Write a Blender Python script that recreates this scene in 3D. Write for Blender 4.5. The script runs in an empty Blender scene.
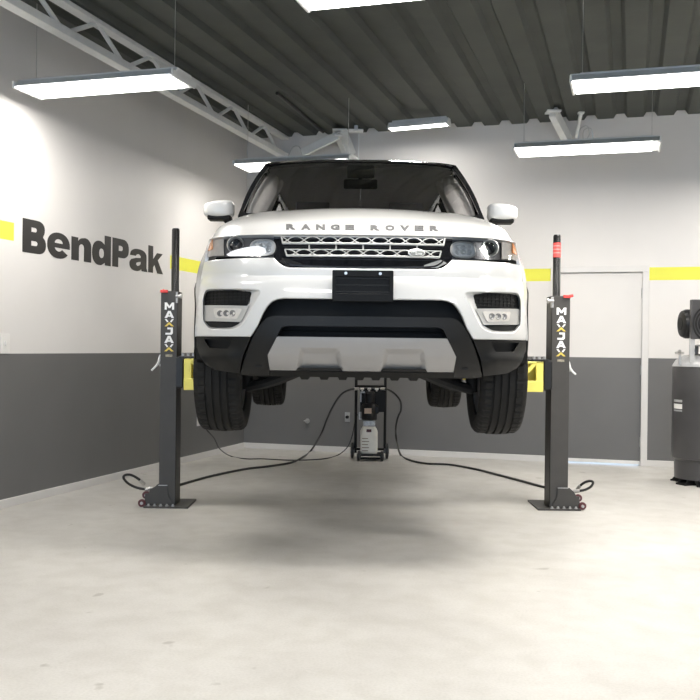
import bpy, math, random
from mathutils import Vector, Matrix
from mathutils.geometry import delaunay_2d_cdt
random.seed(7)
SC = bpy.context.scene
COL = SC.collection
PI = math.pi

# ------------------------------------------------------------------ camera, world, exposure
FPX, HOR, ROLL, EYE = 940.0, 347.3, 0.0118, 1.2
cam_d = bpy.data.cameras.new('camera')
cam_d.sensor_width = 36.0
cam_d.lens = 36.0 * FPX / 700.0
cam_d.clip_start = 0.05
cam = bpy.data.objects.new('camera', cam_d)
COL.objects.link(cam)
CM = Matrix.Translation((0, 0, EYE)) @ Matrix.Rotation(PI/2 - (350-HOR)/FPX, 4, 'X') @ Matrix.Rotation(ROLL, 4, 'Z')
cam.matrix_world = CM
SC.camera = cam

world = bpy.data.worlds.new('world')
SC.world = world
world.use_nodes = True
bg = world.node_tree.nodes['Background']
bg.inputs[0].default_value = (0.53, 0.73, 1.0, 1)
bg.inputs[1].default_value = 3.1
SC.view_settings.view_transform = 'Standard'
SC.view_settings.look = 'None'
SC.view_settings.gamma = 1.0
SC.view_settings.use_curve_mapping = False
SC.view_settings.exposure = 0.08
LAMP_POWER = 47.0          # watts of each added ceiling lamp, scaled by place
LAMP_BACK = 19.0           # watts of the two lamps near the back wall
DIFFUSER = 9.0

# ------------------------------------------------------------------ view rays -> places
def ray(px, py):
    d = CM.to_3x3() @ Vector((px-350.0, 350.0-py, -FPX))
    return d / d.y
def W(px, py, Y):
    return Vector((0, 0, EYE)) + ray(px, py) * Y
def onz(px, py, z):
    d = ray(px, py)
    return Vector((0, 0, EYE)) + d * ((z-EYE)/d.z)

# room: back-left corner and its turn against the view
PHI = 0.2914
CORNER = Vector((-1.242, 11.09, 0))
E1 = Vector((math.cos(PHI), -math.sin(PHI), 0))     # along the back wall, to the right
E2 = Vector((math.sin(PHI), math.cos(PHI), 0))      # into the depth
H_BASE, H_GREY, H_CEIL = 0.063, 1.124, 3.64
def RP(a, b, z):            # room coordinates -> world (a right along back wall, b towards camera)
    return CORNER + E1*a - E2*b + Vector((0, 0, z))
def on_back(px, py, off=0.0):
    d = ray(px, py); n = E2
    t = (n.dot(CORNER - E2*off)) / n.dot(d)
    p = Vector((0, 0, EYE)) + d*t
    q = p - CORNER
    return q.dot(E1), -q.dot(E2), p.z
def on_left(px, py):
    d = ray(px, py); n = E1
    t = n.dot(CORNER) / n.dot(d)
    p = Vector((0, 0, EYE)) + d*t
    q = p - CORNER
    return q.dot(E1), -q.dot(E2), p.z

# ------------------------------------------------------------------ materials
MATS = {}
def mat(name, color, rough=0.5, metal=0.0, var=0.06, scale=20.0, bump=0.0, bscale=None, coat=0.0, spec=0.5, emit=None, trans=0.0):
    if name in MATS: return MATS[name]
    m = bpy.data.materials.new(name); m.use_nodes = True
    nt = m.node_tree; b = nt.nodes['Principled BSDF']
    L = nt.links.new
    tc = nt.nodes.new('ShaderNodeTexCoord')
    n = nt.nodes.new('ShaderNodeTexNoise'); n.inputs['Scale'].default_value = scale; n.inputs['Detail'].default_value = 4
    L(tc.outputs['Object'], n.inputs['Vector'])
    r = nt.nodes.new('ShaderNodeValToRGB')
    c = Vector(color[:3])
    r.color_ramp.elements[0].position = 0.3; r.color_ramp.elements[1].position = 0.7
    r.color_ramp.elements[0].color = (*[max(0, x*(1-var)) for x in c], 1)
    r.color_ramp.elements[1].color = (*[min(1, x*(1+var)) for x in c], 1)
    L(n.outputs['Fac'], r.inputs[0]); L(r.outputs[0], b.inputs['Base Color'])
    b.inputs['Roughness'].default_value = rough
    b.inputs['Metallic'].default_value = metal
    b.inputs['Specular IOR Level'].default_value = spec
    b.inputs['Coat Weight'].default_value = coat
    b.inputs['Coat Roughness'].default_value = 0.06
    b.inputs['Transmission Weight'].default_value = trans
    if bump:
        n2 = nt.nodes.new('ShaderNodeTexNoise'); n2.inputs['Scale'].default_value = bscale or scale*4; n2.inputs['Detail'].default_value = 3
        L(tc.outputs['Object'], n2.inputs['Vector'])
        bp = nt.nodes.new('ShaderNodeBump'); bp.inputs['Strength'].default_value = bump; bp.inputs['Distance'].default_value = 0.01
        L(n2.outputs['Fac'], bp.inputs['Height']); L(bp.outputs[0], b.inputs['Normal'])
    if emit:
        b.inputs['Emission Color'].default_value = (*emit[:3], 1); b.inputs['Emission Strength'].default_value = emit[3]
    MATS[name] = m
    return m

def glass_mat(name, tint, rough=0.02, refl=1.0):
    m = bpy.data.materials.new(name); m.use_nodes = True
    nt = m.node_tree; nt.nodes.clear(); L = nt.links.new
    o = nt.nodes.new('ShaderNodeOutputMaterial'); mx = nt.nodes.new('ShaderNodeMixShader')
    t = nt.nodes.new('ShaderNodeBsdfTransparent'); g = nt.nodes.new('ShaderNodeBsdfGlossy'); f = nt.nodes.new('ShaderNodeFresnel')
    n = nt.nodes.new('ShaderNodeTexNoise'); n.inputs['Scale'].default_value = 6
    rr = nt.nodes.new('ShaderNodeMapRange'); rr.inputs['To Min'].default_value = rough; rr.inputs['To Max'].default_value = rough+0.02
    L(n.outputs['Fac'], rr.inputs['Value']); L(rr.outputs[0], g.inputs['Roughness'])
    t.inputs[0].default_value = (*tint, 1); f.inputs[0].default_value = 1.5
    mm = nt.nodes.new('ShaderNodeMath'); mm.operation = 'MULTIPLY'; mm.inputs[1].default_value = refl; mm.use_clamp = True
    L(f.outputs[0], mm.inputs[0]); L(mm.outputs[0], mx.inputs[0]); L(t.outputs[0], mx.inputs[1]); L(g.outputs[0], mx.inputs[2]); L(mx.outputs[0], o.inputs[0])
    MATS[name] = m
    return m

M_WALL = mat('wall_white_paint', (0.74, 0.715, 0.69), 0.62, var=0.015, scale=2.5, bump=0.05, bscale=220)
M_GREY = mat('wall_grey_paint', (0.148, 0.146, 0.143), 0.5, var=0.03, scale=3, bump=0.05, bscale=220)
M_YEL = mat('wall_yellow_paint', (0.78, 0.76, 0.08), 0.55, var=0.02, scale=5)
M_TRIM = mat('trim_white_paint', (0.70, 0.68, 0.655), 0.45, var=0.02, scale=8)
M_DECK = mat('ceiling_deck_paint', (0.06, 0.066, 0.058), 0.7, var=0.12, scale=3, bump=0.1, bscale=30)
M_STEELW = mat('joist_white_paint', (0.74, 0.75, 0.74), 0.5, var=0.05, scale=12)
M_LETTER = mat('dark_wall_vinyl', (0.022, 0.02, 0.018), 0.45, var=0.05)
M_PAINT = mat('white_car_paint', (0.66, 0.655, 0.638), 0.28, var=0.006, scale=2, coat=0.9)
M_PANEL = mat('warm_grey_panel', (0.50, 0.49, 0.47), 0.35, 0.2, var=0.03)
M_BLACKG = mat('gloss_black_paint', (0.008, 0.008, 0.010), 0.12, var=0.1, coat=0.8)
M_CLAD = mat('textured_black_plastic', (0.009, 0.009, 0.0085), 0.55, spec=0.22, var=0.1, bump=0.06, bscale=400)
M_SATIN = mat('satin_black_plastic', (0.010, 0.0098, 0.0093), 0.45, spec=0.28, var=0.08)
M_VOID = mat('matt_black_plastic', (0.006, 0.006, 0.006), 0.75, var=0.2)
M_SILVER = mat('satin_silver_paint', (0.33, 0.32, 0.31), 0.38, 0.35, var=0.03, scale=8)
M_CHROME = mat('bright_silver_metal', (0.70, 0.70, 0.69), 0.28, 0.75, var=0.03)
M_GRILLE = mat('grille_silver', (0.52, 0.52, 0.505), 0.3, 0.35, var=0.03)
M_RUBBER = mat('tyre_rubber', (0.014, 0.0135, 0.0125), 0.7, spec=0.22, var=0.15, scale=30, bump=0.15, bscale=160)
M_RIM = mat('alloy_rim_metal', (0.30, 0.30, 0.31), 0.35, 0.8, var=0.05)
M_DISC = mat('brake_disc_metal', (0.35, 0.34, 0.33), 0.35, 0.9, var=0.1)
M_LENSG = mat('lens_cell_grey', (0.28, 0.275, 0.27), 0.25, 0.4, var=0.1)
M_AMBER = mat('amber_reflector', (0.95, 0.42, 0.14), 0.25, var=0.05, coat=0.6)
M_SMOKE = mat('smoked_lamp_housing', (0.10, 0.10, 0.105), 0.3, 0.4, var=0.1)
M_LAMPGREY = mat('lamp_side_housing', (0.66, 0.63, 0.59), 0.3, 0.1, var=0.08, scale=40)
M_GLINT = mat('lens_glint_glow', (0.9, 0.9, 0.9), 0.3, var=0.02, emit=(1.0, 0.98, 0.95, 0.55))
M_PLATE = mat('black_licence_holder', (0.005, 0.005, 0.005), 0.5, spec=0.2, var=0.25, scale=60, bump=0.1)
M_TRIMI = mat('beige_pillar_trim', (0.88, 0.85, 0.80), 0.7, var=0.04)
M_HEADL = mat('grey_headliner', (0.68, 0.67, 0.66), 0.85, var=0.04)
M_SEAT = mat('dark_seat_leather', (0.11, 0.105, 0.105), 0.5, var=0.1, bump=0.05)
M_DASH = mat('dashboard_plastic', (0.02, 0.02, 0.02), 0.6, var=0.1)
M_COLUMN = mat('charcoal_powder_coat', (0.062, 0.058, 0.053), 0.45, spec=0.35, var=0.07, scale=9, bump=0.05, bscale=300)
M_COLDARK = mat('black_channel_steel', (0.015, 0.014, 0.013), 0.4, 0.2, var=0.12)
M_CYL = mat('black_cylinder_coat', (0.010, 0.010, 0.010), 0.25, var=0.1)
M_RED = mat('red_plastic', (0.72, 0.06, 0.05), 0.4, var=0.06)
M_REDTAPE = mat('red_warning_label', (0.78, 0.08, 0.07), 0.45, var=0.05)
M_DKRED = mat('dark_red_caster', (0.10, 0.022, 0.026), 0.4, var=0.1)
M_LIFTY = mat('yellow_lift_paint', (0.86, 0.76, 0.16), 0.4, var=0.05, scale=10)
M_LETW = mat('white_decal', (0.86, 0.86, 0.84), 0.45, var=0.02)
M_LETG = mat('gold_decal', (0.72, 0.55, 0.10), 0.45, var=0.03)
M_SCUFF = mat('bare_worn_steel', (0.45, 0.44, 0.43), 0.4, 0.5, var=0.25, scale=60)
M_HOSE = mat('black_hose_rubber', (0.014, 0.014, 0.014), 0.38, var=0.1)
M_BRASS = mat('fitting_steel', (0.55, 0.54, 0.52), 0.3, 0.8, var=0.1)
M_TANKW = mat('white_translucent_reservoir', (0.86, 0.82, 0.73), 0.4, var=0.05, scale=14)
M_CART = mat('black_cart_tube', (0.008, 0.008, 0.008), 0.5, spec=0.25, var=0.1)
M_MOTOR = mat('black_motor_enamel', (0.007, 0.007, 0.0075), 0.4, spec=0.3, var=0.15)
M_TAN = mat('tan_motor_label', (0.55, 0.42, 0.33), 0.6, var=0.08, scale=60)
M_COMP = mat('compressor_grey_enamel', (0.056, 0.054, 0.055), 0.36, var=0.08, scale=6)
M_COMPL = mat('compressor_light_grey', (0.42, 0.42, 0.42), 0.4, 0.2, var=0.06)
M_OUT = mat('outlet_white_plastic', (0.80, 0.78, 0.75), 0.4, var=0.02)
M_OUTG = mat('outlet_steel_plate', (0.45, 0.45, 0.44), 0.4, 0.4, var=0.05)
M_DIFF = mat('lamp_diffuser', (0.95, 0.95, 0.93), 0.5, var=0.01, emit=(1.0, 0.975, 0.93, DIFFUSER))
M_CLEAR = glass_mat('clear_lens', (0.93, 0.94, 0.95), 0.03, 1.2)
M_SCREEN = glass_mat('windshield_glass', (0.90, 0.90, 0.93), 0.015, 2.0)
M_TINT = glass_mat('dark_tinted_glass', (0.75, 0.76, 0.78), 0.02, 1.3)

def floor_mat():
    m = bpy.data.materials.new('polished_concrete'); m.use_nodes = True
    nt = m.node_tree; b = nt.nodes['Principled BSDF']; L = nt.links.new
    tc = nt.nodes.new('ShaderNodeTexCoord')
    def noise(s, d, dist=0.0):
        n = nt.nodes.new('ShaderNodeTexNoise'); n.inputs['Scale'].default_value = s; n.inputs['Detail'].default_value = d
        n.inputs['Distortion'].default_value = dist
        L(tc.outputs['Object'], n.inputs['Vector']); return n
    def ramp(n, p0, c0, p1, c1):
        r = nt.nodes.new('ShaderNodeValToRGB'); e = r.color_ramp.elements
        e[0].position = p0; e[0].color = (*c0, 1); e[1].position = p1; e[1].color = (*c1, 1)
        L(n.outputs['Fac'], r.inputs[0]); return r
    def mul(a, c, f):
        x = nt.nodes.new('ShaderNodeMix'); x.data_type = 'RGBA'; x.blend_type = 'MULTIPLY'; x.inputs[0].default_value = f
        L(a, x.inputs[6]); L(c, x.inputs[7]); return x.outputs[2]
    big = ramp(noise(0.9, 6, 0.6), 0.3, (0.54, 0.52, 0.488), 0.72, (0.64, 0.62, 0.585))
    mid = ramp(noise(6, 8, 0.3), 0.32, (0.86, 0.85, 0.83), 0.6, (1, 1, 1))
    fine = ramp(noise(90, 4), 0.35, (0.90, 0.90, 0.89), 0.6, (1, 1, 1))
    spots = ramp(noise(5.5, 2, 0.2), 0.715, (1, 1, 1), 0.75, (0.60, 0.58, 0.55))
    c = mul(big.outputs[0], mid.outputs[0], 0.7); c = mul(c, fine.outputs[0], 0.8); c = mul(c, spots.outputs[0], 0.7)
    L(c, b.inputs['Base Color'])
    rr = nt.nodes.new('ShaderNodeMapRange'); rr.inputs['To Min'].default_value = 0.30; rr.inputs['To Max'].default_value = 0.55
    L(noise(2.2, 5).outputs['Fac'], rr.inputs['Value']); L(rr.outputs[0], b.inputs['Roughness'])
    bp = nt.nodes.new('ShaderNodeBump'); bp.inputs['Strength'].default_value = 0.05; bp.inputs['Distance'].default_value = 0.01
    L(noise(40, 4).outputs['Fac'], bp.inputs['Height']); L(bp.outputs[0], b.inputs['Normal'])
    return m
M_FLOOR = floor_mat()

# ------------------------------------------------------------------ mesh builder
class MB:
    def __init__(s): s.v = []; s.f = []; s.mi = []
    def add(s, vs, fs, mi=0):
        o = len(s.v); s.v += [Vector(p) for p in vs]
        for f in fs: s.f.append([i+o for i in f]); s.mi.append(mi)
        return s
    def box(s, c, d, rot=None, mi=0):
        c = Vector(c); vs = []
        for z in (-.5, .5):
            for x, y in ((-.5, -.5), (.5, -.5), (.5, .5), (-.5, .5)):
                p = Vector((x*d[0], y*d[1], z*d[2]))
                if rot is not None: p = rot @ p
                vs.append(c+p)
        return s.add(vs, [(3,2,1,0), (4,5,6,7), (0,1,5,4), (1,2,6,5), (2,3,7,6), (3,0,4,7)], mi)
    def bx(s, x0, x1, y0, y1, z0, z1, mi=0):
        return s.box(((x0+x1)/2, (y0+y1)/2, (z0+z1)/2), (abs(x1-x0), abs(y1-y0), abs(z1-z0)), None, mi)
    def cyl(s, p0, p1, r0, r1=None, n=20, cap=True, mi=0):
        p0 = Vector(p0); p1 = Vector(p1); r1 = r0 if r1 is None else r1
        q = (p1-p0).to_track_quat('Z', 'Y'); vs = []
        for p, r in ((p0, r0), (p1, r1)):
            for i in range(n):
                a = 2*PI*i/n; vs.append(p + q @ Vector((r*math.cos(a), r*math.sin(a), 0)))
        fs = [(i, (i+1) % n, n+(i+1) % n, n+i) for i in range(n)]
        if cap: fs += [tuple(range(n-1, -1, -1)), tuple(range(n, 2*n))]
        return s.add(vs, fs, mi)
    def tube(s, pts, r, n=10, mi=0, cap=True):
        pts = [Vector(p) for p in pts]; vs = []; fs = []
        up = None
        for k, p in enumerate(pts):
            t = (pts[min(k+1, len(pts)-1)] - pts[max(k-1, 0)]).normalized()
            if up is None: up = t.orthogonal().normalized()
            else: up = (up - t*up.dot(t)).normalized()
            bn = t.cross(up)
            rr = r(k/(len(pts)-1)) if callable(r) else r
            for i in range(n):
                a = 2*PI*i/n; vs.append(p + (up*math.cos(a) + bn*math.sin(a))*rr)
        for k in range(len(pts)-1):
            for i in range(n):
                j = (i+1) % n; fs.append((k*n+i, k*n+j, (k+1)*n+j, (k+1)*n+i))
        if cap: fs += [tuple(range(n-1, -1, -1)), tuple((len(pts)-1)*n+i for i in range(n))]
        return s.add(vs, fs, mi)
    def lathe(s, c, axis, prof, n=48, rad=None, mi=0):
        """prof: (radius, along axis)"""
        c = Vector(c); q = Vector(axis).to_track_quat('Z', 'Y'); vs = []; fs = []
        m = len(prof)
        for i in range(n):
            a = 2*PI*i/n
            for k, (r, h) in enumerate(prof):
                rr = rad(i, k, r) if rad else r
                vs.append(c + q @ Vector((rr*math.cos(a), rr*math.sin(a), h)))
        for i in range(n):
            j = (i+1) % n
            for k in range(m-1): fs.append((i*m+k, j*m+k, j*m+k+1, i*m+k+1))
        return s.add(vs, fs, mi)
    def grid(s, fn, nu, nv, mi=0, flip=False):
        vs = [fn(i/nu, j/nv) for j in range(nv+1) for i in range(nu+1)]
        fs = []
        for j in range(nv):
            for i in range(nu):
                a = j*(nu+1)+i; f = (a, a+1, a+nu+2, a+nu+1)
                fs.append(f[::-1] if flip else f)
        return s.add(vs, fs, mi)
    def prism(s, poly, fn, d, mi=0):
        """poly in 2D, fn maps 2D -> 3D, d the extrusion vector"""
        d = Vector(d); n = len(poly); a = [Vector(fn(*p)) for p in poly]
        vs = a + [p+d for p in a]
        fs = [tuple(range(n-1, -1, -1)), tuple(range(n, 2*n))] + [(i, (i+1) % n, n+(i+1) % n, n+i) for i in range(n)]
        return s.add(vs, fs, mi)
    def build(s, name, mats, parent=None, smooth=True, bevel=0.0, seg=2, angle=35, sub=0, fixn=True):
        me = bpy.data.meshes.new(name)
        org = ORG.get(parent.name, Vector()) if parent is not None else Vector()
        me.from_pydata([tuple(v-org) for v in s.v], [], s.f)
        ms = mats if isinstance(mats, (list, tuple)) else [mats]
        for m in ms: me.materials.append(m)
        if len(ms) > 1: me.polygons.foreach_set('material_index', s.mi)
        me.validate()
        if fixn:
            import bmesh
            bm = bmesh.new(); bm.from_mesh(me); bmesh.ops.recalc_face_normals(bm, faces=bm.faces); bm.to_mesh(me); bm.free()
        if smooth:
            me.polygons.foreach_set('use_smooth', [True]*len(me.polygons))
            me.set_sharp_from_angle(angle=math.radians(angle))
        me.update()
        o = bpy.data.objects.new(name, me); COL.objects.link(o)
        if parent is not None: o.parent = parent; ORG[o.name] = org
        else: ORG[o.name] = Vector()
        if bevel:
            b = o.modifiers.new('bevel', 'BEVEL'); b.width = bevel; b.segments = seg; b.limit_method = 'ANGLE'; b.angle_limit = math.radians(40)
            b.harden_normals = False
        if sub:
            b = o.modifiers.new('subdivision', 'SUBSURF'); b.levels = sub; b.render_levels = sub
        return o
ORG = {}
def thing(name, label, cat, loc, group=None):
    o = bpy.data.objects.new(name, None); COL.objects.link(o); o.location = loc
    o.empty_display_size = 0.1
    ORG[o.name] = Vector(loc); o['label'] = label; o['category'] = cat
    if group: o['group'] = group
    return o
def tag(o, label, cat, group=None):
    # a single-mesh thing: move its origin to its base so that it sits where it stands
    me = o.data; vs = [v.co for v in me.vertices]
    c = Vector(((min(v.x for v in vs)+max(v.x for v in vs))/2, (min(v.y for v in vs)+max(v.y for v in vs))/2, min(v.z for v in vs)))
    me.transform(Matrix.Translation(-c)); o.location = c
    o['label'] = label; o['category'] = cat
    if group: o['group'] = group
    return o
def struct(o): o['kind'] = 'structure'; return o
def catmull(pts, n=12):
    pts = [Vector(p) for p in pts]; P = [2*pts[0]-pts[1]] + pts + [2*pts[-1]-pts[-2]]; out = []
    for i in range(1, len(P)-2):
        for k in range(n):
            t = k/n
            out.append(0.5*((2*P[i]) + (-P[i-1]+P[i+1])*t + (2*P[i-1]-5*P[i]+4*P[i+1]-P[i+2])*t*t + (-P[i-1]+3*P[i]-3*P[i+1]+P[i+2])*t**3))
    out.append(pts[-1]); return out
def lerp(a, b, t): return a+(b-a)*t
def smooth(t): t = max(0.0, min(1.0, t)); return t*t*(3-2*t)
def interp(tab, x):
    if x <= tab[0][0]: return tab[0][1]
    for i in range(len(tab)-1):
        if x <= tab[i+1][0]:
            t = (x-tab[i][0])/(tab[i+1][0]-tab[i][0])
            y0 = tab[i-1] if i > 0 else tab[i]; y3 = tab[i+2] if i+2 < len(tab) else tab[i+1]
            h = tab[i+1][0]-tab[i][0]
            m0 = (tab[i+1][1]-y0[1])/(tab[i+1][0]-y0[0]); m1 = (y3[1]-tab[i][1])/(y3[0]-tab[i][0])
            return (2*t**3-3*t*t+1)*tab[i][1] + (t**3-2*t*t+t)*h*m0 + (-2*t**3+3*t*t)*tab[i+1][1] + (t**3-t*t)*h*m1
    return tab[-1][1]

def inside(p, poly):
    x, y = p; c = False; n = len(poly); j = n-1
    for i in range(n):
        xi, yi = poly[i]; xj, yj = poly[j]
        if (yi > y) != (yj > y) and x < (xj-xi)*(y-yi)/(yj-yi)+xi: c = not c
        j = i
    return c
def densify(poly, step):
    out = []
    for i, p in enumerate(poly):
        q = poly[(i+1) % len(poly)]; d = math.hypot(q[0]-p[0], q[1]-p[1]); k = max(1, int(math.ceil(d/step)))
        for j in range(k): out.append((lerp(p[0], q[0], j/k), lerp(p[1], q[1], j/k)))
    return out
def roundpoly(poly, r, n=4):
    out = []; N = len(poly)
    for i in range(N):
        p = Vector(poly[i]); a = Vector(poly[i-1]); b = Vector(poly[(i+1) % N])
        da = (a-p); db = (b-p); ra = min(r, da.length*.45); rb = min(r, db.length*.45)
        p0 = p+da.normalized()*ra; p1 = p+db.normalized()*rb
        for k in range(n+1):
            t = k/n; q = p0*(1-t)**2 + p*2*t*(1-t) + p1*t*t; out.append((q.x, q.y))
    return out
def region(mb, outline, holes, fn, step, depth, mi=0):
    """fill a 2D outline with holes by fine triangles, map by fn to 3D, give it thickness along vector depth"""
    loops = [densify(outline, step)] + [densify(h, step) for h in holes]
    vs = []; es = []
    for lp in loops:
        o = len(vs); n = len(lp); vs += [Vector(p) for p in lp]; es += [(o+i, o+(i+1) % n) for i in range(n)]
    bnd = [Vector(p) for p in vs]
    xs = [p[0] for p in loops[0]]; ys = [p[1] for p in loops[0]]
    x0, x1, y0, y1 = min(xs), max(xs), min(ys), max(ys)
    ny = int((y1-y0)/step)+1; nx = int((x1-x0)/step)+1
    cell = {}
    for b in bnd: cell.setdefault((int(b.x/step), int(b.y/step)), []).append(b)
    for j in range(ny+1):
        for i in range(nx+1):
            p = (x0+(i+.5*(j % 2))*step, y0+j*step)
            if not inside(p, loops[0]) or any(inside(p, h) for h in loops[1:]): continue
            k = (int(p[0]/step), int(p[1]/step)); near = False
            for dx in (-1, 0, 1):
                for dy in (-1, 0, 1):
                    for b in cell.get((k[0]+dx, k[1]+dy), ()):
                        if (b.x-p[0])**2+(b.y-p[1])**2 < (step*.45)**2: near = True
            if not near: vs.append(Vector(p))
    rv, re, rf, *_ = delaunay_2d_cdt(vs, es, [], 0, 1e-7)
    tris = []
    for f in rf:
        c = ((rv[f[0]].x+rv[f[1]].x+rv[f[2]].x)/3, (rv[f[0]].y+rv[f[1]].y+rv[f[2]].y)/3)
        if inside(c, loops[0]) and not any(inside(c, h) for h in loops[1:]): tris.append(tuple(f))
    P = [Vector(fn(p.x, p.y)) for p in rv]
    N = len(P); fs = list(tris)
    if depth is not None:
        d = Vector(depth); cnt = {}
        for f in tris:
            for a, b in ((f[0], f[1]), (f[1], f[2]), (f[2], f[0])): cnt[(a, b)] = 1
        bd = [(a, b) for (a, b) in cnt if (b, a) not in cnt]
        used = {}
        vv = list(P)
        for a, b in bd:
            for q in (a, b):
                if q not in used: used[q] = len(vv); vv.append(P[q]+d)
            fs.append((b, a, used[a], used[b]))
        P = vv
    return mb.add(P, fs, mi)

def glyphs(txt, bold=0.0, ext=0.0, res=4):
    """mesh of a text: vertices (x, y, z) and faces in text units"""
    cu = bpy.data.curves.new('t', 'FONT'); cu.body = txt; cu.offset = bold; cu.extrude = ext; cu.resolution_u = res
    ob = bpy.data.objects.new('t', cu); COL.objects.link(ob)
    dg = bpy.context.evaluated_depsgraph_get(); dg.update()
    me = bpy.data.meshes.new_from_object(ob.evaluated_get(dg))
    vs = [v.co.copy() for v in me.vertices]; fs = [tuple(p.vertices) for p in me.polygons]
    bpy.data.objects.remove(ob); bpy.data.meshes.remove(me); bpy.data.curves.remove(cu)
    return vs, fs
def put_text(mb, txt, fn, x0, x1, y0, y1, bold=0.0, ext=0.02, mi=0, asc=None):
    """fit a text's box to x0..x1, y0..y1, then map (x, y, depth) by fn"""
    vs, fs = glyphs(txt, bold, ext)
    ax, bx_ = min(v.x for v in vs), max(v.x for v in vs); ay, by = min(v.y for v in vs), max(v.y for v in vs)
    if asc: ay, by = asc
    out = [fn(lerp(x0, x1, (v.x-ax)/(bx_-ax)), lerp(y0, y1, (v.y-ay)/(by-ay)), v.z) for v in vs]
    return mb.add(out, fs, mi)

def arc(cx, cy, rx, ry, a0, a1, n=10, e=1.0):
    out = []
    for i in range(n+1):
        a = math.radians(lerp(a0, a1, i/n)); c_, s_ = math.cos(a), math.sin(a)
        out.append((cx+rx*math.copysign(abs(c_)**e, c_), cy+ry*math.copysign(abs(s_)**e, s_)))
    return out
BOLD = {
 'B': ([(0, 0)] + arc(.55, .285, .33, .285, -90, 35, 9, .85) + [(.76, .53)] + arc(.53, .745, .30, .255, -20, 90, 9, .85) + [(0, 1)],
       [[(.32, .228)] + arc(.49, .30, .07, .072, -90, 90, 6) + [(.32, .372)], [(.32, .639)] + arc(.47, .705, .06, .066, -90, 90, 6) + [(.32, .771)]]),
 'e': (arc(.5, .5, .5, .5, -9, 322, 30, .92) + arc(.5, .48, .19, .21, 322, 200, 10) + [(.29, .41)],
       [arc(.5, .59, .18, .16, 0, 180, 10)]),
 'n': ([(0, 0), (.36, 0), (.36, .55)] + arc(.49, .57, .125, .15, 180, 0, 8) + [(.61, 0), (.97, 0), (.97, .62)] + arc(.66, .66, .31, .35, 0, 90, 8) + [(.50, .98), (.40, .93), (.32, .83), (.32, .98), (0, .98)], []),
 'd': ([(.63, 1), (.96, 1), (.96, 0), (.65, 0), (.65, .09)] + arc(.36, .385, .36, .405, -70, -290, 20, .9) + [(.63, .69)],
       [arc(.475, .385, .125, .16, 0, 350, 18, .9)]),
 'P': ([(0, 0), (.31, 0), (.31, .34)] + arc(.54, .67, .34, .33, -90, 90, 12, .85) + [(0, 1)],
       [[(.33, .58)] + arc(.47, .67, .085, .09, -90, 90, 6) + [(.33, .76)]]),
 'a': ([(.97, 0), (.66, 0), (.63, .10)] + arc(.34, .28, .34, .31, -50, -200, 12, .9) + [(.10, .50), (.34, .585), (.60, .62), (.60, .70), (.50, .79), (.38, .76), (.33, .68), (.03, .68)] + arc(.48, .70, .44, .32, 165, 0, 12, .85) + [(.92, .18)],
       [[(.60, .44), (.48, .41), (.37, .37), (.35, .28), (.42, .22), (.53, .25), (.60, .33)]]),
 'k': ([(0, 0), (.31, 0), (.31, .20), (.40, .31), (.60, 0), (.98, 0), (.62, .50), (.95, .77), (.57, .77), (.31, .51), (.31, 1), (0, 1)], []),
 'M': ([(0, 0), (.22, 0), (.22, .58), (.42, .22), (.58, .22), (.78, .58), (.78, 0), (1, 0), (1, 1), (.76, 1), (.5, .52), (.24, 1), (0, 1)], []),
 'A': ([(0, 0), (.27, 0), (.34, .18), (.66, .18), (.73, 0), (1, 0), (.63, 1), (.37, 1)], [[(.41, .38), (.59, .38), (.5, .68)]]),
 'J': ([(.25, 1), (1, 1), (1, .20), (.84, 0), (0, 0), (0, .26), (.60, .26), (.70, .36), (.70, .74), (.25, .74)], []),
}
def put_bold(mb, ch, fn, x0, x1, y0, y1, d=.002):
    o, hs = BOLD[ch]
    ax = min(p[0] for p in o); bx_ = max(p[0] for p in o); ay = min(p[1] for p in o); by = max(p[1] for p in o)
    f = lambda x, y: fn(lerp(x0, x1, (x-ax)/(bx_-ax)), lerp(y0, y1, (y-ay)/(by-ay)), d)
    g = lambda x, y: fn(lerp(x0, x1, (x-ax)/(bx_-ax)), lerp(y0, y1, (y-ay)/(by-ay)), 0.0)
    return region(mb, o, hs, f, .08, g(0, 0)-f(0, 0))

# ================================================================== THE ROOM
ROT = -PHI
def rstruct(mb, name, mats, **k):
    """mb in room-local coordinates (a, -b, z)"""
    o = mb.build(name, mats, **k); o.location = CORNER; o.rotation_euler = (0, 0, ROT)
    return struct(o)
RW, RD = 10.5, 16.0
mb = MB(); mb.bx(-0.2, RW+0.2, -RD, 0.2, -0.12, 0.0)
rstruct(mb, 'floor', M_FLOOR, smooth=False)

# door opening on the back wall
a_l = on_back(550.5, 300)[0]; a_r = on_back(649, 300)[0]; z_t = on_back(600, 266.2)[2]
FR = 0.066
da0, da1, dz1 = a_l+FR, a_r-FR, z_t-FR
s_lo, s_hi = on_back(675, 280)[2], on_back(675, 267)[2]
def wall_cells(x_cuts, z_cuts, skip, matf, y0, y1, axis='x'):
    mb = MB()
    for i in range(len(x_cuts)-1):
        for j in range(len(z_cuts)-1):
            if skip(i, j): continue
            xm = (x_cuts[i]+x_cuts[i+1])/2; zm = (z_cuts[j]+z_cuts[j+1])/2
            if axis == 'x': mb.bx(x_cuts[i], x_cuts[i+1], y0, y1, z_cuts[j], z_cuts[j+1], matf(xm, zm))
            else: mb.bx(y0, y1, x_cuts[i], x_cuts[i+1], z_cuts[j], z_cuts[j+1], matf(xm, zm))
    return mb
def bm_ (x, z):
    if z < H_GREY: return 1
    if s_lo < z < s_hi and (x > da1 or x < da0): return 2
    return 0
xc = [-0.2, da0, da1, RW+0.2]; zc_ = sorted([0, H_GREY, s_lo, s_hi, dz1, H_CEIL+.06])
mb = wall_cells(xc, zc_, lambda i, j: i == 1 and zc_[j+1] <= dz1+1e-6, bm_, 0.0, 0.18)
rstruct(mb, 'wall_back', [M_WALL, M_GREY, M_YEL], smooth=False)

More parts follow.
